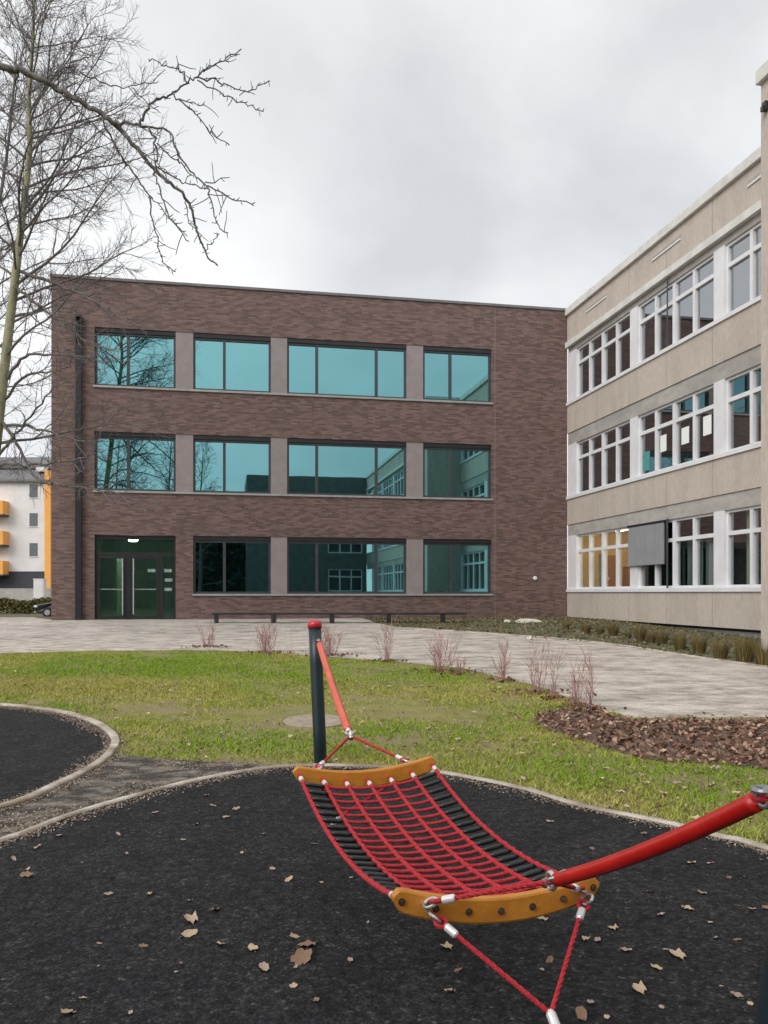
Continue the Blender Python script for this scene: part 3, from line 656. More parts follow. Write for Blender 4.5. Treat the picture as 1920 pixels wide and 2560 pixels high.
# ------------------------------------------------------------------ trees
def rand_perp(d, r):
    v = Vector((r.gauss(0,1), r.gauss(0,1), r.gauss(0,1))); v -= d*v.dot(d); return v.normalized() if v.length > 1e-6 else d.orthogonal().normalized()
def twig_path(p, d, L, n, wob, up, r):
    P = [p.copy()]; d = d.normalized()
    for i in range(n):
        d = (d + rand_perp(d, r)*wob + Vector((0,0,up))).normalized(); P.append(P[-1] + d*(L/n))
    return P
def bare_tree(name, label, trunk_pts, trunk_r, n1, len1, seed, trunk_mat='moss', n2=9, n3=6, start=.22, group=None, bias=None, tw=.0065, elev=(.15, .9), extra=()):
    r = random.Random(seed)
    P = [Vector(p) for p in trunk_pts]; base = P[0].copy(); P = [p - base for p in catmull(P, 6)]
    m = len(P); rad = [trunk_r*(1-.86*(i/(m-1))**.9) for i in range(m)]; rad[0] *= 1.35
    root = empty(name, base); tag(root, label, 'tree', group)
    t = MB().tube(P, rad, 12); t.build('trunk', M[trunk_mat], root, smooth=True)
    limbs = MB(); tws = MB()
    def at(f):
        k = f*(m-1); i = min(int(k), m-2); return P[i].lerp(P[i+1], k-i), rad[i]+(rad[i+1]-rad[i])*(k-i)
    for b in range(n1):
        f = start + (1-start)*((b+r.random())/n1)**.8; p, rr = at(min(f,.995))
        az = b*2.399 + r.uniform(-.4,.4)
        if bias is not None and r.random() < .45: az = bias + r.uniform(-.8,.8)
        el = elev[0] + (elev[1]-elev[0])*f + r.uniform(-.2,.2)
        d = Vector((math.cos(az)*math.cos(el), math.sin(az)*math.cos(el), math.sin(el)))
        L = len1*(1-.5*f**1.6)*r.uniform(.65,1.15); r0 = min(rr*.5, .009+.0075*L)
        B = twig_path(p, d, L, 9, .13, .03, r); limbs.tube(B, [r0*(1-.85*i/9) for i in range(10)], 5, cap=False)
        for c in range(n2):
            fc = .18 + .8*(c+r.random())/n2; i = min(int(fc*9), 8); q = B[i].lerp(B[i+1], fc*9-i); dd = (B[i+1]-B[i]).normalized()
            d2 = (dd*.75 + rand_perp(dd, r)*.75).normalized(); L2 = L*(.42-.22*fc)*r.uniform(.6,1.3); r2 = max(tw*1.15, r0*(1-.85*fc)*.55)
            C = twig_path(q, d2, L2, 6, .17, .04, r); tws.tube(C, [r2*(1-.6*k/6) for k in range(7)], 4, cap=False)
            for e2 in range(n3):
                fe = .12+.85*(e2+r.random())/n3; j = min(int(fe*6),5); q2 = C[j].lerp(C[j+1], fe*6-j); de = (C[j+1]-C[j]).normalized()
                d3 = (de*.8+rand_perp(de,r)*.7).normalized(); L3 = L2*r.uniform(.25,.55)*(1.1-.5*fe)+.08
                D = twig_path(q2, d3, L3, 4, .2, .05, r); tws.tube(D, [tw*(1-.5*k/4) for k in range(5)], 3, cap=False)
    for st in extra:
        C0 = catmull([Vector(p)-base for p in st], 5); q = len(C0)
        for i in range(1, q-1): C0[i] += Vector((r.gauss(0,.02), r.gauss(0,.03), r.gauss(0,.02)))
        limbs.tube(C0, [.042*(1-.8*i/(q-1)) for i in range(q)], 6, cap=False)
        for i in range(3, q-1):
            if r.random() < .8:
                dd = (C0[i+1]-C0[i]).normalized(); d2 = (dd*.8+rand_perp(dd,r)*.7).normalized(); L2 = r.uniform(.35,1.1)
                B = twig_path(C0[i], d2, L2, 6, .16, .04, r); tws.tube(B, [.012*(1-.6*k/6) for k in range(7)], 4, cap=False)
                for _ in range(5):
                    j = r.randint(1,5); de = (B[j+1]-B[j]).normalized(); tws.tube(twig_path(B[j], (de*.8+rand_perp(de,r)*.7), L2*r.uniform(.3,.6), 4, .2, .05, r), [tw*(1-.5*k/4) for k in range(5)], 3, cap=False)
    limbs.build('limbs', M['bark'], root, smooth=True); tws.build('twigs', M['twig'], root, smooth=True)
    return root
def tp(px, py, y): return ray(px, py, y)
def z2(pts, y0, y1): return [ray(a*.42194, 660+b*.42194, y0+(y1-y0)*i/(len(pts)-1)) for i, (a, b) in enumerate(pts)]
low_branches = [z2([(-20,1150),(60,1050),(160,940),(300,760),(420,680)],20,19), z2([(-30,1190),(150,1190),(300,1182),(440,1162),(560,1120)],20,18.5), z2([(-15,900),(80,1030),(160,1190),(230,1290),(320,1300),(430,1318),(560,1332),(690,1362),(800,1470)],20,18), z2([(80,130),(160,195),(310,310),(430,405),(560,480),(700,520)],20,18.5), z2([(110,40),(350,125),(520,195),(640,270),(820,365)],20,18.5), z2([(50,680),(150,545),(300,540),(520,555),(640,600)],20,19), z2([(30,800),(160,660),(300,640),(430,600)],20,19), z2([(20,960),(140,955),(280,990),(440,1040),(600,1050)],20,18.5)]
b0 = Vector((-9.95, 20, g(20)-.1))
bare_tree('bare_tree', 'tall bare tree with mossy green trunk in front of the brick block', [b0, tp(-32,1300,20), tp(10,930,20), tp(38,696,20), tp(56,540,20), tp(74,380,20), tp(72,253,20), tp(84,60,20), tp(80,-150,20)], .15, 56, 4.5, 11, n2=13, n3=10, start=.17, bias=-.1, tw=.0052, extra=low_branches)
bare_tree('bare_tree', 'slender bare tree behind the mossy trunk, its twigs fading into the sky', [(-15.2,30,.5),(-15.0,30,5),(-14.6,30,11),(-13.6,30,17),(-13.2,30,21)], .16, 40, 4.6, 23, 'bark', n2=11, n3=8, start=.3, tw=.0062)
bare_tree('bare_tree', 'bare tree at the left edge of the photo, only its branches in view', [(-12.6,22,.3),(-12.4,22,5),(-12.0,22,10),(-11.6,22,16)], .15, 26, 4.8, 31, 'bark', n2=10, n3=8, start=.3, bias=0, tw=.0055)
for i, (su, rr_, s) in enumerate(((35,20.2,41),(44,15.2,43),(37,17.4,47),(42,22,53),(50,17,59),(33,24,61))):
    x, y = wing_xy(su, rr_)
    bare_tree('bare_tree', ['bare tree mirrored in the top left teal window','bare trees mirrored in the left teal windows of the middle floor'][min(i,1)], [(x,y,-.05),(x+.2,y,4),(x+.1,y+.2,9),(x+.4,y,14)], .19, 30, 4.6, s, 'bark', n2=8, n3=5, start=.2, tw=.011, group='trees mirrored in the teal windows' if i else None)

def near_tree():
    r = random.Random(5); Y0 = 9.0
    base = Vector((-7.9, 9.8, g(9.8)))
    root = empty('overhanging_tree', base); tag(root, 'near tree reaching a drooping dark branch into the upper left sky', 'tree')
    def pt(q, k=0): return ray(q[0]*.42194, q[1]*.42194, Y0 + k) - base
    tr = [Vector((0,0,-.1)), Vector((.1,-.1,2)), Vector((.3,-.3,4.5)), Vector((.6,-.4,6.3)), Vector((.5,-.2,8.5)), Vector((.7,0,10.5))]
    MB().tube(catmull(tr,5), [.24,.2,.19,.18,.17,.165,.16,.155,.15,.145,.14,.135,.13,.125,.12,.115,.11,.1,.09,.08,.07,.06,.05,.04,.03,.02], 12).build('trunk', M['bark'], root, smooth=True)
    limb = MB(); spur = limb
    strokes = [
     ([(0,400),(100,415),(200,460),(330,515),(450,590),(560,650),(680,735),(760,820),(850,920),(920,1000),(1010,1080),(1100,1180),(1150,1270),(1160,1350),(1190,1430),(1220,1500),(1290,1575)], .034, .008, 0, 0),
     ([(680,735),(760,730),(830,740),(960,760),(1010,800),(1050,890),(1080,950),(1150,1030),(1220,1090),(1300,1130),(1400,1190),(1510,1200)], .019, .006, 0, -.8),
     ([(830,738),(850,680),(900,610),(960,575),(1030,560),(1090,500),(1160,460),(1200,420),(1260,385),(1340,350),(1430,290)], .018, .007, -.1, .5),
     ([(1160,460),(1250,470),(1330,490),(1410,525),(1480,540),(1540,500),(1600,480)], .010, .006, .25, .7),
     ([(1170,475),(1300,540),(1400,590),(1490,630),(1560,660)], .009, .006, .25, 0),
     ([(1030,560),(1100,620),(1170,690),(1230,760),(1290,815),(1360,860)], .010, .006, .1, -.2),
     ([(1060,585),(1150,610),(1220,630)], .008, .005, .1, .2),
     ([(1110,490),(1070,420),(1000,400),(940,370),(880,350)], .010, .006, .15, .5), ([(1060,410),(1045,330)], .008, .005, .2, .3),
     ([(1200,420),(1300,370),(1420,320)], .008, .005, .3, .5),
     ([(880,755),(915,830),(930,900),(920,1000),(930,1080),(960,1170),(990,1280),(1050,1340),(1120,1430)], .013, .006, -.2, -.7),
     ([(930,850),(1010,920),(1080,980),(1140,1040)], .009, .006, -.3, -.4), ([(920,980),(1000,1030),(1080,1075),(1160,1100),(1230,1120)], .009, .006, -.4, 0),
     ([(1230,1110),(1250,1200),(1270,1280),(1300,1340),(1350,1380)], .009, .006, -.5, -.7), ([(1220,1485),(1260,1430),(1300,1385)], .007, .005, 0, .2), ([(1220,1080),(1330,1075)], .007, .005, -.5, -.4),
     ([(610,700),(660,830),(720,930),(780,1010),(850,1110),(890,1200),(900,1300),(930,1400),(940,1480),(990,1570),(1040,1610)], .013, .006, 0, .6),
     ([(880,1170),(960,1240),(1040,1330),(1110,1400)], .008, .005, .3, 0), ([(1100,1190),(1110,1270),(1140,1360)], .007, .005, 0, .2), ([(760,830),(830,890),(930,970),(1010,1040)], .008, .005, 0, .3),
     ([(360,540),(450,640),(560,740),(680,860),(760,980)], .010, .005, 0, .5), ([(100,420),(95,560),(60,760),(40,950)], .010, .006, 0, .4), ([(330,510),(370,410),(470,350),(560,330)], .010, .005, 0, -.4), ([(220,465),(250,560),(330,660),(400,760),(430,880)], .010, .005, 0, -.5), ([(470,420),(600,490),(700,515),(800,500),(860,490),(940,480)], .009, .005, .5, 1.2), ([(780,520),(860,600),(950,670)], .007, .004, .8, 1)]
    first = True
    for pts, r0, r1, k0, k1 in strokes:
        n = len(pts); W_ = [pt(q, k0 + (k1-k0)*i/(n-1)) for i, q in enumerate(pts)]
        if first: W_ = [Vector((.55,-.3,7.0)), pt((-1250,345),.3), pt((-700,350),.15), pt((-350,368))] + W_; r0 = .062; first = False
        C = catmull(W_, 4); m = len(C)
        for i in range(1, m-1): C[i] += Vector((r.gauss(0,.008), r.gauss(0,.02), r.gauss(0,.008)))
        limb.tube(C, [.84*(r0 + (r1-r0)*(i/(m-1))**.62)*(1+.18*r.random()) for i in range(m)], 6)
        for i in range(2, m-1):
            if r.random() < .75:
                d = (C[i+1]-C[i]).normalized(); dd = (d*.5 + rand_perp(d, r)).normalized(); L = r.choice((.03,.035,.045,.05,.06,.10,.22))
                if r0 > .03 and i < 12: L *= 1.3
                spur.tube(twig_path(C[i], dd, L, 3, .2, .05, r), [.005,.0048,.0045,.0035], 4)
    for az, z in ((2.2,5.5),(3.3,7.5),(4.6,6.8),(.9,9.0),(5.4,9.2),(1.6,8.0)):
        p = Vector((.5,-.3,z)); B = twig_path(p, Vector((math.cos(az),math.sin(az),.5)), 3.4, 9, .15, .02, r); limb.tube(B, [.06*(1-.85*i/9) for i in range(10)], 6)
    limb.build('limbs', M['bark'], root, smooth=True)
near_tree()

# ------------------------------------------------------------------ lawn blades, leaf litter, bed plants
rng = np.random.default_rng(12)
def gnp(Y): return np.where(Y < 8, 0, np.where(Y < 28, .028*(Y-8), .56))
def vnoise(X, Y, s, seed):
    q = np.random.default_rng(seed); T = q.random((64,64)); x = X/s; y = Y/s; i = np.floor(x).astype(int); j = np.floor(y).astype(int); fx = x-i; fy = y-j; fx = fx*fx*(3-2*fx); fy = fy*fy*(3-2*fy)
    a = T[i%64,j%64]; b = T[(i+1)%64,j%64]; c = T[i%64,(j+1)%64]; d = T[(i+1)%64,(j+1)%64]
    return (a*(1-fx)+b*fx)*(1-fy)+(c*(1-fx)+d*fx)*fy
k = 680000
Y = 3.6 + 16*rng.random(k)**1.25; X = rng.uniform(-11.5, 9.4, k)
ok = (np.abs(X) < .5*Y+2.2) & inside_np(X, Y, lawn_poly) & ~inside_np(X, Y, rub1) & ~inside_np(X, Y, rub2) & ~inside_np(X, Y, soil_poly) & ~inside_np(X, Y, mulch_poly)
nz = vnoise(X,Y,.9,1)*.5 + vnoise(X,Y,.35,2)*.3 + vnoise(X,Y,2.6,3)*.45
ok &= rng.random(k) < np.clip(nz*3.6-1.35, .04, 1); X, Y, nz = X[ok], Y[ok], nz[ok]
n = len(X); h = (.013 + .022*rng.random(n))*(.55+.9*nz); a = rng.uniform(0, 6.283, n); wd = .0035+.004*rng.random(n); ln = rng.normal(size=(n,2))*.6
Zg = gnp(Y)+.003
A = np.stack([X-np.cos(a)*wd, Y-np.sin(a)*wd, Zg],1); B = np.stack([X+np.cos(a)*wd, Y+np.sin(a)*wd, Zg],1); C = np.stack([X+ln[:,0]*h, Y+ln[:,1]*h, Zg+h],1)
V = np.stack([A,B,C],1).reshape(-1,3)
gr = np.array([.18,.315,.010]); ye = np.array([.385,.365,.085]); br_ = np.array([.42,.34,.20])
mixv = np.clip(vnoise(X,Y,1.4,7)*1.5+vnoise(X,Y,.4,8)*.7+.3*rng.random(n)-.85, 0, 1)[:,None]; colr = gr*(1-mixv)+ye*mixv; dry = rng.random(n) < .08; colr[dry] = br_
colr *= (.7+.6*rng.random((n,1)))
o = np_mesh('grass', V, 3, colr, rng, M['blade']); tag(o, 'short patchy green grass of the lawn', 'grass', kind='stuff')

k = 60000
X = rng.uniform(-9, 8, k); Y = 4.8 + 14*rng.random(k)**1.2
ok = inside_np(X, Y, lawn_poly) & ~inside_np(X, Y, rub1) & ~inside_np(X, Y, rub2) & ~inside_np(X, Y, soil_poly) & ~inside_np(X, Y, mulch_poly) & (rng.random(k) < np.clip(2.6*vnoise(X+9,Y+3,1.1,14)-1.15+.10*(X-1)-.02*(Y-6), .03, 1)*.55)
X, Y = X[ok], Y[ok]
o = leaf_cloud('leaf_crumbs', np.stack([X,Y,gnp(Y)+.012+.012*rng.random(len(X))],1), .028, [(.24,.17,.10),(.32,.25,.14),(.16,.105,.065),(.40,.33,.20),(.20,.13,.085)], rng, M['leaf'], up=1.6)
tag(o, 'crumbled brown leaves and bare bits scattered through the lawn', 'leaf crumbs', kind='stuff')
k = 30000
X = rng.uniform(.5, 9, k); Y = rng.uniform(6, 14, k); ok = inside_np(X, Y, mulch_poly) & (X/Y < .62); X, Y = X[ok], Y[ok]
fringe = rng.normal(size=(len(X),2))*(.07+.22*(rng.random((len(X),1))<.12)); X = X+fringe[:,0]; Y = Y+fringe[:,1]
hump = .05*vnoise(X,Y,.5,4)
o = leaf_cloud('leaf_litter', np.stack([X,Y,gnp(Y)+.016+hump*rng.random(len(X))],1), .062, [(.20,.112,.08),(.26,.155,.115),(.13,.072,.053),(.33,.21,.155),(.18,.092,.066),(.42,.29,.21)], rng, M['leaf'], up=1.1)
tag(o, 'brown dead leaves covering the bed beside the path', 'leaves', kind='stuff')
# loose dead leaves and low green in the strip by the wing
k = 12000
X = rng.uniform(-1, 11, k); Y = rng.uniform(16, 33, k); ok = inside_np(X, Y, bed_poly); X, Y = X[ok], Y[ok]
o = leaf_cloud('ground_cover', np.stack([X,Y,gnp(Y)+.012+.025*rng.random(len(X))],1), .07, [(.13,.11,.045),(.09,.10,.03),(.18,.145,.08),(.24,.185,.11),(.15,.115,.055)], rng, M['leaf'], up=.8)
tag(o, 'low sparse green and brown ground cover along the concrete wing', 'ground cover', kind='stuff')

# pale grit washed along the kerbs
def grit(line, off, spread, n, seed):
    q = np.random.default_rng(seed); P = np.asarray(line); P2 = np.roll(P,-1,0); L = np.linalg.norm(P2-P,axis=1); i = q.choice(len(P), n, p=L/L.sum()); t = q.random(n)[:,None]
    c = P[i]*(1-t)+P2[i]*t; d = (P2[i]-P[i])/L[i][:,None]; nn = np.stack([-d[:,1],d[:,0]],1)
    dist = off + np.abs(q.normal(size=n))*spread*(.25+vnoise(c[:,0]+50,c[:,1]+50,.5,seed)*1.6)
    return c + nn*dist[:,None]
area = lambda P: sum(P[i][0]*P[(i+1)%len(P)][1]-P[(i+1)%len(P)][0]*P[i][1] for i in range(len(P)))
pts = []
for k_, (ln, wd_) in enumerate(((rub1,.07),(rub2,.09))):
    sgn = 1 if area(ln) > 0 else -1
    pts += [grit(ln[::sgn], wd_/2, .055, 15000, 81+k_), grit(ln[::-sgn], wd_/2, .05, 7000, 91+k_)]
sp = np.asarray(soil_poly); k = 22000
q_ = np.random.default_rng(71); SX = q_.uniform(sp[:,0].min(), sp[:,0].max(), k); SY = q_.uniform(sp[:,1].min(), sp[:,1].max(), k)
keep = inside_np(SX, SY, soil_poly) & ~inside_np(SX, SY, rub1) & ~inside_np(SX, SY, rub2) & (q_.random(k) < np.clip(3*vnoise(SX+40,SY+40,.45,6)-1.0, .05, 1))
pts.append(np.stack([SX[keep], SY[keep]],1)); pts = np.concatenate(pts)
o = leaf_cloud('grit', np.stack([pts[:,0],pts[:,1],gnp(pts[:,1])+.017],1), .015, [(.33,.27,.21),(.24,.185,.135),(.40,.34,.27),(.17,.125,.085)], rng, M['leaf'], up=2.5)
tag(o, 'pale grit and dirt washed along the kerbs', 'grit', kind='stuff')

k = 150000
rs_ = rng.uniform(50, 58, k); rl = rng.uniform(10.2, 44, k); hgt = 6.6 + 4.2*vnoise(rl, rs_*0+3, 2.2, 9); hz_ = hgt*rng.random(k)**.8
px_ = CORN.x + sT*rs_ - cT*rl; py_ = CORN.y - cT*rs_ - sT*rl
o = leaf_cloud('wood', np.stack([px_,py_,hz_],1), .34, [(.035,.04,.025),(.05,.055,.03),(.025,.03,.02),(.07,.06,.045)], rng, M['leaf']); tag(o, 'dark wood across the yard mirrored in the lower teal windows', 'wood', kind='stuff')

# grass tufts along the wing
def tuft_mesh(seed, hh):
    q = np.random.default_rng(seed); n = 420; a = q.uniform(0,6.283,n); rr = .16*np.sqrt(q.random(n)); bx_ = np.cos(a)*rr; by_ = np.sin(a)*rr; L = hh*(.55+.5*q.random(n)); sp = .35*q.random(n)+.15
    w_ = .007; px = -np.sin(a)*w_; py = np.cos(a)*w_
    A = np.stack([bx_-px,by_-py,0*a],1); B = np.stack([bx_+px,by_+py,0*a],1); C = np.stack([bx_+np.cos(a)*sp*L,by_+np.sin(a)*sp*L,L],1)
    o = np_mesh('grass_tuft', np.stack([A,B,C],1).reshape(-1,3), 3, [(.14,.105,.035),(.10,.08,.025),(.20,.15,.06),(.09,.09,.03),(.24,.17,.08)], q, M['tuft']); return o
tpx = [(1415,1575,.45),(1465,1585,.55),(1500,1588,.45),(1533,1590,.6),(1570,1597,.35),(1600,1603,.65),(1628,1608,.5),(1655,1612,.6),(1700,1625,.62),(1748,1634,.66),(1802,1647,.66),(1862,1655,.85),(1912,1665,.8)]
prot = [tuft_mesh(60+i, .62) for i in range(3)]
for i, (px, py, s) in enumerate(tpx):
    o = prot[i] if i < 3 else prot[i%3].copy()
    if i >= 3: COL.objects.link(o)
    x, y = gp(px, py); o.location = (x, y, g(y)); o.rotation_euler = (0,0,i*1.3); s *= .66; o.scale = (.95*s/.62, .95*s/.62, s/.62)
    lab = 'olive brown grass tuft in the row along the concrete wing'
    if i == 0: lab = 'small grass tuft nearest the inner corner of the two buildings'
    if i == len(tpx)-2: lab = 'tallest grass tuft, second from the right edge of the photo by the wing'
    if i == len(tpx)-1: lab = 'grass tuft cut by the right edge of the photo'
    tag(o, lab, 'grass tuft', 'grass tufts along the concrete wing')

# red stemmed shrubs on the lawn's far edge
def red_shrub(px, py, hh, ww, ns, label, seed, dead=True):
    r = random.Random(seed); x, y = gp(px, py); root = empty('red_shrub', (x, y, g(y))); tag(root, label, 'shrub', 'red twigged shrubs along the lawn edge')
    mb = MB()
    for i in range(ns):
        a = r.uniform(0, 6.283); s = r.random()*ww; p = Vector((math.cos(a)*s*.35, math.sin(a)*s*.35, 0)); d = Vector((math.cos(a)*s*.8/hh, math.sin(a)*s*.8/hh, 1))
        L = hh*r.uniform(.55,1.05); B = twig_path(p, d, L, 6, .09, .05, r); mb.tube(B, [.0044*(1-.5*k/6) for k in range(7)], 4, cap=False)
        for j in range(8):
            i0 = r.randint(0,5); dd = (B[i0+1]-B[i0]).normalized(); mb.tube(twig_path(B[i0], (dd+rand_perp(dd,r)*.6), L*r.uniform(.2,.5), 3, .14, .08, r), [.0036,.0034,.003,.0026], 3, cap=False)
    mb.build('stems', M['redtwig'], root)
    q = np.random.default_rng(seed); n = 60
    pts = np.stack([q.normal(size=n)*ww*.8, q.normal(size=n)*ww*.5, .015+.03*q.random(n)],1); lo = leaf_cloud('dead_leaves', pts, .07, [(.20,.10,.07),(.13,.07,.05),(.28,.17,.11)], q, M['leaf'], up=1.2); lo.parent = root
SH = [(515,1619,.55,.32,11,'sparse red twigged shrub, leftmost on the lawn edge'),(665,1634,.62,.42,22,'dense reddish shrub on the lawn edge left of the hammock post'),(822,1640,.6,.38,18,'reddish shrub just right of the far hammock post'),(965,1655,.72,.24,9,'thin dark red shrub between the hammock post and the leafy bed'),(1105,1680,.66,.38,16,'reddish shrub with brown leaves at its foot on the lawn bend'),(1150,1688,.3,.3,8,'low twiggy shrub at the bend of the lawn edge'),(1258,1705,.62,.22,9,'thin shrub by the narrowing end of the lawn'),(1345,1735,.78,.3,9,'tall thin pinkish shrub against the pale path'),(1385,1750,.6,.1,4,'two short stems beside the tall thin pink shrub'),(1440,1768,.55,.16,8,'red stemmed shrub at the tip of the leaf covered bed'),(1475,1778,.74,.12,5,'rightmost upright red stems at the tip of the leafy bed')]
for i, s in enumerate(SH): red_shrub(*s, 100+i)

# stones by the brick wall, lid in the lawn
def rock(px, py, sx, sy, sz, label, seed):
    r = random.Random(seed); x, y = gp(px, py); bm = bmesh.new(); bmesh.ops.create_icosphere(bm, subdivisions=2, radius=1)
    for v in bm.verts:
        k = 1 + r.uniform(-.16,.16); v.co = Vector((v.co.x*sx*k, v.co.y*sy*k, max(v.co.z*sz*k, -sz*.4)))
    me = bpy.data.meshes.new('stone'); bm.to_mesh(me); bm.free(); me.materials.append(M['stone']); o = bpy.data.objects.new('stone', me); COL.objects.link(o); o.location = (x, y, g(y)+sz*.35); tag(o, label, 'stone')
rock(1318,1557,.42,.25,.10,'long flat pale stone at the foot of the brick wall',1); rock(1268,1557,.12,.1,.08,'small pale stone left of the long flat stone',2); rock(1190,1541,.30,.2,.09,'pale stone heap near the right end of the bench',3); rock(1324,1600,.08,.08,.07,'small white stone at the path edge in the planting strip',4)
x, y = gp(790, 1806)
o = MB().tube([(0,0,-.05),(0,0,.018),(0,0,.03)], [.37,.37,.355], 40).ring((0,0,.028),(0,0,1),.29,.006,40,5).build('manhole_cover', M['conclid']); o.location = (x, y, g(y)); o.rotation_euler = (R(1.6),0,0); tag(o, 'round concrete lid in the grass behind the hammock post', 'manhole cover')

# ------------------------------------------------------------------ fallen leaves
def leaf_mesh(kind, seed, m):
    r = random.Random(seed); bm = bmesh.new(); n = 14; pts = []
    for i in range(n):
        a = 2*math.pi*i/n; lob = (1+.17*math.cos(5*a+seed)*(kind == 1)); x = math.cos(a)*.5*lob; y = math.sin(a)*.5*(.55 if kind == 0 else .72)*lob
        x *= 1+r.uniform(-.1,.1); y *= 1+r.uniform(-.12,.12); pts.append((x, y, .55*y*y+.12*r.random()+.35*x*x*r.choice((.3,1.1))))
    c = bm.verts.new((0,0,.0)); vs = [bm.verts.new(p) for p in pts]
    for i in range(n): bm.faces.new((c, vs[i], vs[(i+1)%n]))
    st = [bm.verts.new(p) for p in ((.45,.015,.06),(.45,-.015,.06),(.72,0,.03))]; bm.faces.new(st)
    me = bpy.data.meshes.new('fallen_leaf'); bm.to_mesh(me); bm.free(); me.materials.append(m); me.polygons.foreach_set('use_smooth', [True]*len(me.polygons)); return me
LM = [leaf_mesh(0,1,M['dryleaf1']), leaf_mesh(1,2,M['dryleaf1']), leaf_mesh(1,3,M['dryleaf2']), leaf_mesh(0,4,M['dryleaf3']), leaf_mesh(0,5,M['dryleaf2']), leaf_mesh(0,6,M['leafy']), leaf_mesh(1,7,M['leafy'])]
r_ = random.Random(77)
def leaf(x, y, s, k, label, group, dz=.016):
    o = bpy.data.objects.new('fallen_leaf', LM[k]); COL.objects.link(o); o.location = (x, y, g(y)+dz); o.scale = (s,s,s*r_.uniform(.8,1.7)); o.rotation_euler = (r_.gauss(0,.18), r_.gauss(0,.18), r_.uniform(0,6.28)); tag(o, label, 'leaf', group)
G1 = 'fallen leaves on the black play surface'; L1 = 'small dry leaf lying on the black play surface'
z5 = lambda a, b: (a*.42194, 1700+b*.42194); z7 = lambda a, b: (500+a*.42194, 2100+b*.42194); z4 = lambda a, b: (1320+a*.3617, 1920+b*.3617)
big = [(z5(1130,1445),.085,1,'largest pale curled leaf left of the hammock'),(z5(1120,1530),.075,0,'pale torn leaf just below the large curled leaf left of the hammock'),(z5(1310,1590),.055,0,'small bright oval leaf right of the large curled leaf'),(z5(1500,1615),.07,0,'long pale leaf with a dark shadow left of the brown leaf clump'),(z5(1565,1735),.07,3,'pinkish round leaf below the long pale leaf'),(z7(600,730),.11,2,'large brown crumpled leaf below the near spreader bar'),(z7(640,650),.08,2,'brown leaf touching the large crumpled leaf'),(z7(1460,660),.065,1,'pointed pale leaf by the lower left rope'),(z7(1485,930),.06,3,'pinkish leaf below the pointed pale leaf'),(z4(1030,1320),.085,1,'large pale leaf on the black surface at lower right'),(z4(770,1560),.065,1,'pale leaf right of the rope knot at the bottom'),(z4(1435,1605),.06,3,'pale pink leaf beside the near post'),(z5(160,1180),.085,4,'brown leaf near the left edge below the kerb'),(z4(370,1740),.075,4,'brown leaf at the bottom edge beside the rope end')]
for (p, s, k, lab) in big: leaf(*gp(*p), s, k, lab, G1)
small = [z5(*q) for q in ((920,800),(1165,870),(1085,965),(1125,1330),(660,1190),(510,850),(400,2000),(890,1290),(1400,780),(1340,830),(850,1600),(220,1010),(350,940),(700,930),(1220,700),(1260,760),(80,1080),(640,1290))] + [z7(*q) for q in ((680,40),(525,255),(560,600),(690,980),(890,740),(430,190),(250,95),(90,440),(1530,800))] + [z4(*q) for q in ((1105,1000),(840,880),(1200,890),(1550,1000),(710,400),(800,475),(150,390),(440,580),(90,1070),(590,1135),(1450,1215),(150,1360),(890,1410),(1615,660),(340,940),(1260,680),(1125,680),(480,1220),(400,1210),(430,1660),(1640,990),(680,1290),(920,1040))]
for p in small: leaf(*gp(*p), r_.uniform(.035,.06), r_.choice((0,1,2,3,4,3)), L1, G1)
for _ in range(46):
    px, py = r_.uniform(0,1919), r_.uniform(1960,2560); x, y = gp(px, py)
    if inside(x, y, rub1): leaf(x, y, r_.uniform(.016,.032), r_.choice((0,1,2,3,3)), L1, G1)
c_ = 0
while c_ < 150:
    px, py = r_.uniform(0,1919), 1640 + 420*r_.random()**.8; x, y = gp(px, py)
    if inside(x, y, lawn_poly) and not any(inside(x, y, q) for q in (rub1, rub2, mulch_poly, soil_poly)) and y > 5:
        leaf(x, y, r_.uniform(.04,.085), r_.choice((0,1,3,5,6,4)), 'small dry leaf lying in the lawn grass', 'fallen leaves in the grass', .03); c_ += 1

# ------------------------------------------------------------------ hammock and its posts
def post(base, top, label, axis, att):
    base, top = Vector(base), Vector(top); root = empty('hammock_post', base); tag(root, label, 'post', 'posts of the hammock')
    d = top - base; L = d.length; dn = d.normalized()
    MB().tube([-dn*.2, d*.25, d*.5, d*.75, d], .056, 28).build('pole', M['post'], root, smooth=True)
    pr = [(.058,-.004),(.064,.0),(.065,.03),(.060,.048),(.045,.062),(.022,.069),(.002,.071)]
    MB().tube([d + dn*z for _, z in pr], [a for a, _ in pr], 28).build('post_cap', M['cap'], root, smooth=True)
    a = Vector(axis).normalized(); p = att - base
    br = MB(); br.tube([p - a*.075, p - a*.03], [.024,.016], 10).tube([p - a*.03, p+a*.02], .012, 8).ring(p + a*.03, (0,0,1), .020, .007)
    br.build('bracket', M['zinc'], root)
    for v in root.children:
        if v.name.startswith('pole'): v.data.polygons.foreach_set('use_smooth', [True]*len(v.data.polygons))
    return root
F = Vector((-.100, 4.646, .465)); Nn = Vector((.420, 3.055, .342))
ax = Vector((Nn.x-F.x, Nn.y-F.y, 0)).normalized(); cr = Vector((-ax.y, ax.x, 0))          # cr points to the viewer's right
HW = .412
def bar_pt(which, a): 
    if which == 0: return F + cr*(HW*a) + Vector((0,0,.066*a*a + .004*a))
    return Nn + cr*(HW*a) + Vector((0,0,.070*a*a - .018*a))
def net_pt(a, b):
    p0, p1 = bar_pt(0, a) + ax*.03, bar_pt(1, a) - ax*.03
    return p0.lerp(p1, b) - Vector((0,0,(.085 + .03*a*a)*4*b*(1-b)))
farT = Vector((-.612, 7.38, 1.19)); farB = Vector((-.547, 7.22, 0))
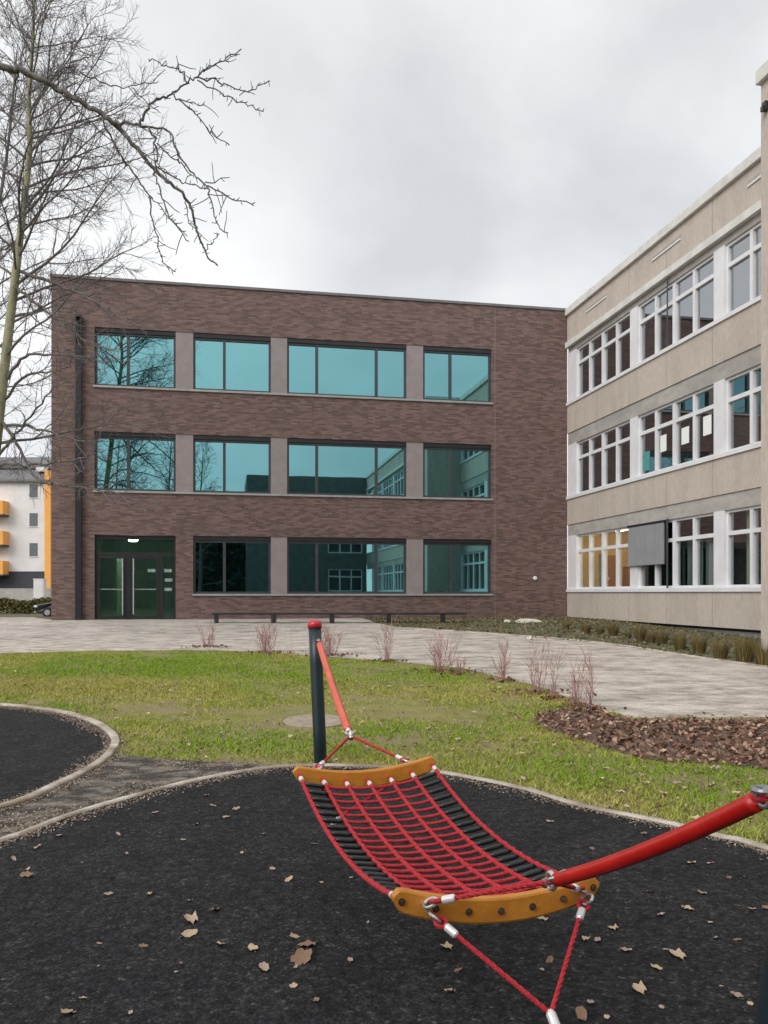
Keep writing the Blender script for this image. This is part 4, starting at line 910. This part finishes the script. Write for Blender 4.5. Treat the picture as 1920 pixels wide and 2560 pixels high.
att_f = Vector((-.572, 7.28, 1.085))
nearB = Vector((.815, 1.85, 0)); nearT = Vector((.885, 1.68, 1.19))
att_n = Vector((.835, 1.79, 1.07))
post(farB, farT, 'dark post with a red cap behind the hammock', Vector((.25,-.95,0)), att_f)
post(nearB, nearT, 'dark post at the lower right edge of the photo', Vector((-.28,.95,0)), att_n)

hc = (F + Nn)/2; hm = empty('hammock', (hc.x, hc.y, 0)); tag(hm, 'red rope net hammock with orange curved bars and black edge rungs', 'hammock')
HO = (hc.x, hc.y, 0)
def hp2(mb, name, m, parent=None, **kw): return mb.build(name, M[m], parent or hm, HO, **kw)
AS = [-.93 + 1.86*i/6 for i in range(7)]; ROWS = 20; rr = .0105
def twisted(P, r, lay=.028):
    "rope: two strands laid round each other"
    P = [Vector(p) for p in P]; Ls = [0]
    for i in range(1, len(P)): Ls.append(Ls[-1] + (P[i]-P[i-1]).length)
    n = max(int(Ls[-1]/.011), 3); s1, s2, s3 = [], [], []; j = 0
    for k in range(n+1):
        t = Ls[-1]*k/n
        while j < len(P)-2 and Ls[j+1] < t: j += 1
        p = P[j].lerp(P[j+1], (t-Ls[j])/max(Ls[j+1]-Ls[j],1e-9)); d = (P[j+1]-P[j]).normalized(); u = d.cross(Vector((.31,.2,.93))).normalized(); v = d.cross(u); th = 2*math.pi*t/(lay*3)
        for s, ph in ((s1,0),(s2,2.094),(s3,4.189)): s.append(p + (u*math.cos(th+ph) + v*math.sin(th+ph))*r*.5)
    return s1, s2, s3
net = MB()
for a in AS:
    for s in twisted([net_pt(a, .015 + .97*i/40) for i in range(41)], rr): net.tube(s, rr*.58, 5)
for k in range(ROWS):
    b = .05 + .90*k/(ROWS-1)
    pts = []
    for i in range(31):
        a = -.93 + 1.86*i/30; sg = abs(math.sin(math.pi*(a+.93)/.31)); pts.append(net_pt(a, b + .003*sg) + Vector((0,0,-.002*sg)))
    net.tube(pts, .0086, 6)
    for a in AS:        # knots where the ropes cross
        c = net_pt(a, b); net.tube([c-ax*.016, c-ax*.008, c+ax*.008, c+ax*.016], [.006,.0125,.0125,.006], 6)
no = hp2(net, 'net', 'rope', smooth=True)
for k in range(ROWS):
    b = .05 + .90*k/(ROWS-1)
    for i in (0, 5):
        a0, a1 = AS[i]+.035, AS[i+1]-.035
        hp2(MB().tube([net_pt(a0+(a1-a0)*t/4, b+.002) + Vector((0,0,-.001)) for t in range(5)], [.0095,.0118,.0122,.0118,.0095], 10), 'rung', 'rung', no, smooth=True)
def bar(which):
    mb = MB(); n = 40; T = .019
    sec = []
    for i in range(n+1):
        a = -1 + 2*i/n; e = 1 - max(0, (abs(a)-.90)/.10); hh = .046*(math.sqrt(max(1-(1-e)**2, .03))) * (1.0 - .12*abs(a)**3)
        c = bar_pt(which, a); ring = []
        for (sx, sz) in ((-1,-.84),(-.8,-1),(.8,-1),(1,-.84),(1,.84),(.8,1),(-.8,1),(-1,.84)):
            p = c + ax*(sx*T) + Vector((0,0,sz*hh)); ring.append(len(mb.v)); mb.v.append(tuple(p))
        sec.append(ring)
    for i in range(n):
        for j in range(8): mb.f.append((sec[i][j], sec[i+1][j], sec[i+1][(j+1)%8], sec[i][(j+1)%8]))
    mb.f.append(tuple(sec[0])); mb.f.append(tuple(reversed(sec[-1])))
    o = hp2(mb, 'spreader_bar', 'orange')
    sg = -1 if which == 0 else 1               # outer side of the bar
    for a in AS:
        c = bar_pt(which, a)
        hp2(MB().tube([c+ax*sg*.017, c+ax*sg*.023], .013, 12).tube([c+ax*sg*.023, c+ax*sg*.031], .008, 6), 'bolt', 'bolt', o)
        p0 = c - ax*sg*.018; b1 = .05 if which == 0 else .95; q = net_pt(a, .02 if which == 0 else .98); q2 = net_pt(a, .045 if which == 0 else .955)
        hp2(MB().tube([p0, p0.lerp(q,.6), q2], [.010,.0095,.009], 8), 'rope_end', 'rope', o)
        d = (q2-p0).normalized(); m1 = p0.lerp(q2,.45)
        hp2(MB().tube([m1, m1+d*.004, m1+d*.032, m1+d*.036], [.009,.0135,.0135,.009], 10), 'ferrule', 'ferrule', o, smooth=False)
    return o
bar(0); bar(1)
def bridle(which, apex, aL, aR, name, dz=0.0, sag=0.0, two=True):
    sg = -1 if which == 0 else 1
    for a in (aL, aR):
        c = bar_pt(which, a) + Vector((0,0,dz)); p0 = c + ax*sg*.024; d = (apex-p0).normalized(); p1 = p0 + d*.085
        sh = hp2(MB().ring(p0 + d*.028 + ax*sg*.006, d.cross(ax) if d.cross(ax).length > .1 else (0,0,1), .026, .0065).tube([p0-ax*sg*.03, p0+ax*sg*.02], .008, 8), 'shackle', 'steel')
        pts = [p1.lerp(apex, t/8) + Vector((0,0,-sag*4*(t/8)*(1-t/8))) for t in range(9)]
        mb = MB()
        for s in twisted(pts, .0085): mb.tube(s, .0052, 5)
        mb.ring(p0 + d*.060, d.cross(cr), .020, .0085, 14, 6)
        ro = hp2(mb, name, 'rope', smooth=True)
        hp2(MB().tube([p1-d*.006, p1, p1+d*.042, p1+d*.048], [.009,.0145,.0145,.009], 12), 'ferrule', 'ferrule', ro)
apF = Vector((-.212, 5.25, .600)); apN = Vector((.537, 2.70, .566))
bridle(0, apF, -.68, .66, 'bridle_rope', .035); bridle(1, apN, -.74, .80, 'bridle_rope', .012)
lowN = Vector((.539, 2.693, .140)); lowF = Vector((-.26, 5.05, .15))
bridle(1, lowN, -.70, .86, 'anchor_rope', -.012); bridle(0, lowF, -.7, .7, 'anchor_rope', -.012)
for p, q in ((lowN, Vector((.60,2.50,-.02))), (lowF, Vector((-.36,5.3,-.02)))):
    d = (q-p).normalized()
    an = MB(); an.tube([p-d*.012, p, p+d*.05, p+d*.056], [.010,.017,.017,.010], 12); ao = hp2(an, 'ferrule', 'ferrule')
    ch = MB(); k = 0; t = .075; L = (q-p).length
    while t < L+.02: ch.ring(p+d*t, cr if k%2 else d.cross(cr), .018, .005, 12, 6); t += .027; k += 1
    hp2(ch, 'ground_chain', 'steel')
def strap(apex, att, f0, f1, sagv, rs, sm):
    d = att - apex; P = [apex.lerp(att, t/20) + Vector((0,0,-sagv*4*(t/20)*(1-t/20))) for t in range(21)]
    core = MB()
    for s in twisted(P, .011): core.tube(s, .007, 5)
    hp2(core, 'strap_rope', 'rope', smooth=True)
    i0, i1 = int(f0*20), int(f1*20); S_ = catmull(P[i0:i1+1], 3)
    n = len(S_)
    hp2(MB().tube(S_, [rs]*n, 20), 'strap_sleeve', sm, smooth=True)
    dn = d.normalized()
    fit = MB().ring(apex + dn*.01, dn.cross(Vector((0,0,1))), .026, .008).ring(apex + dn*.05, dn.cross(cr), .024, .007).tube([apex-dn*.045, apex-dn*.04, apex-dn*.005], [.010,.016,.016], 12).tube([apex+dn*.07, apex+dn*.075, apex+dn*.115], [.012,.018,.018], 12)
    hp2(fit, 'shackle', 'steel'); hp2(MB().ring(att - dn*.03, dn.cross(Vector((0,0,1))), .021, .0065), 'shackle', 'zinc')
strap(apF, att_f, .08, .96, .025, .027, 'sleeve2'); strap(apN, att_n,   .05, .97, .02, .0225, 'sleeve')
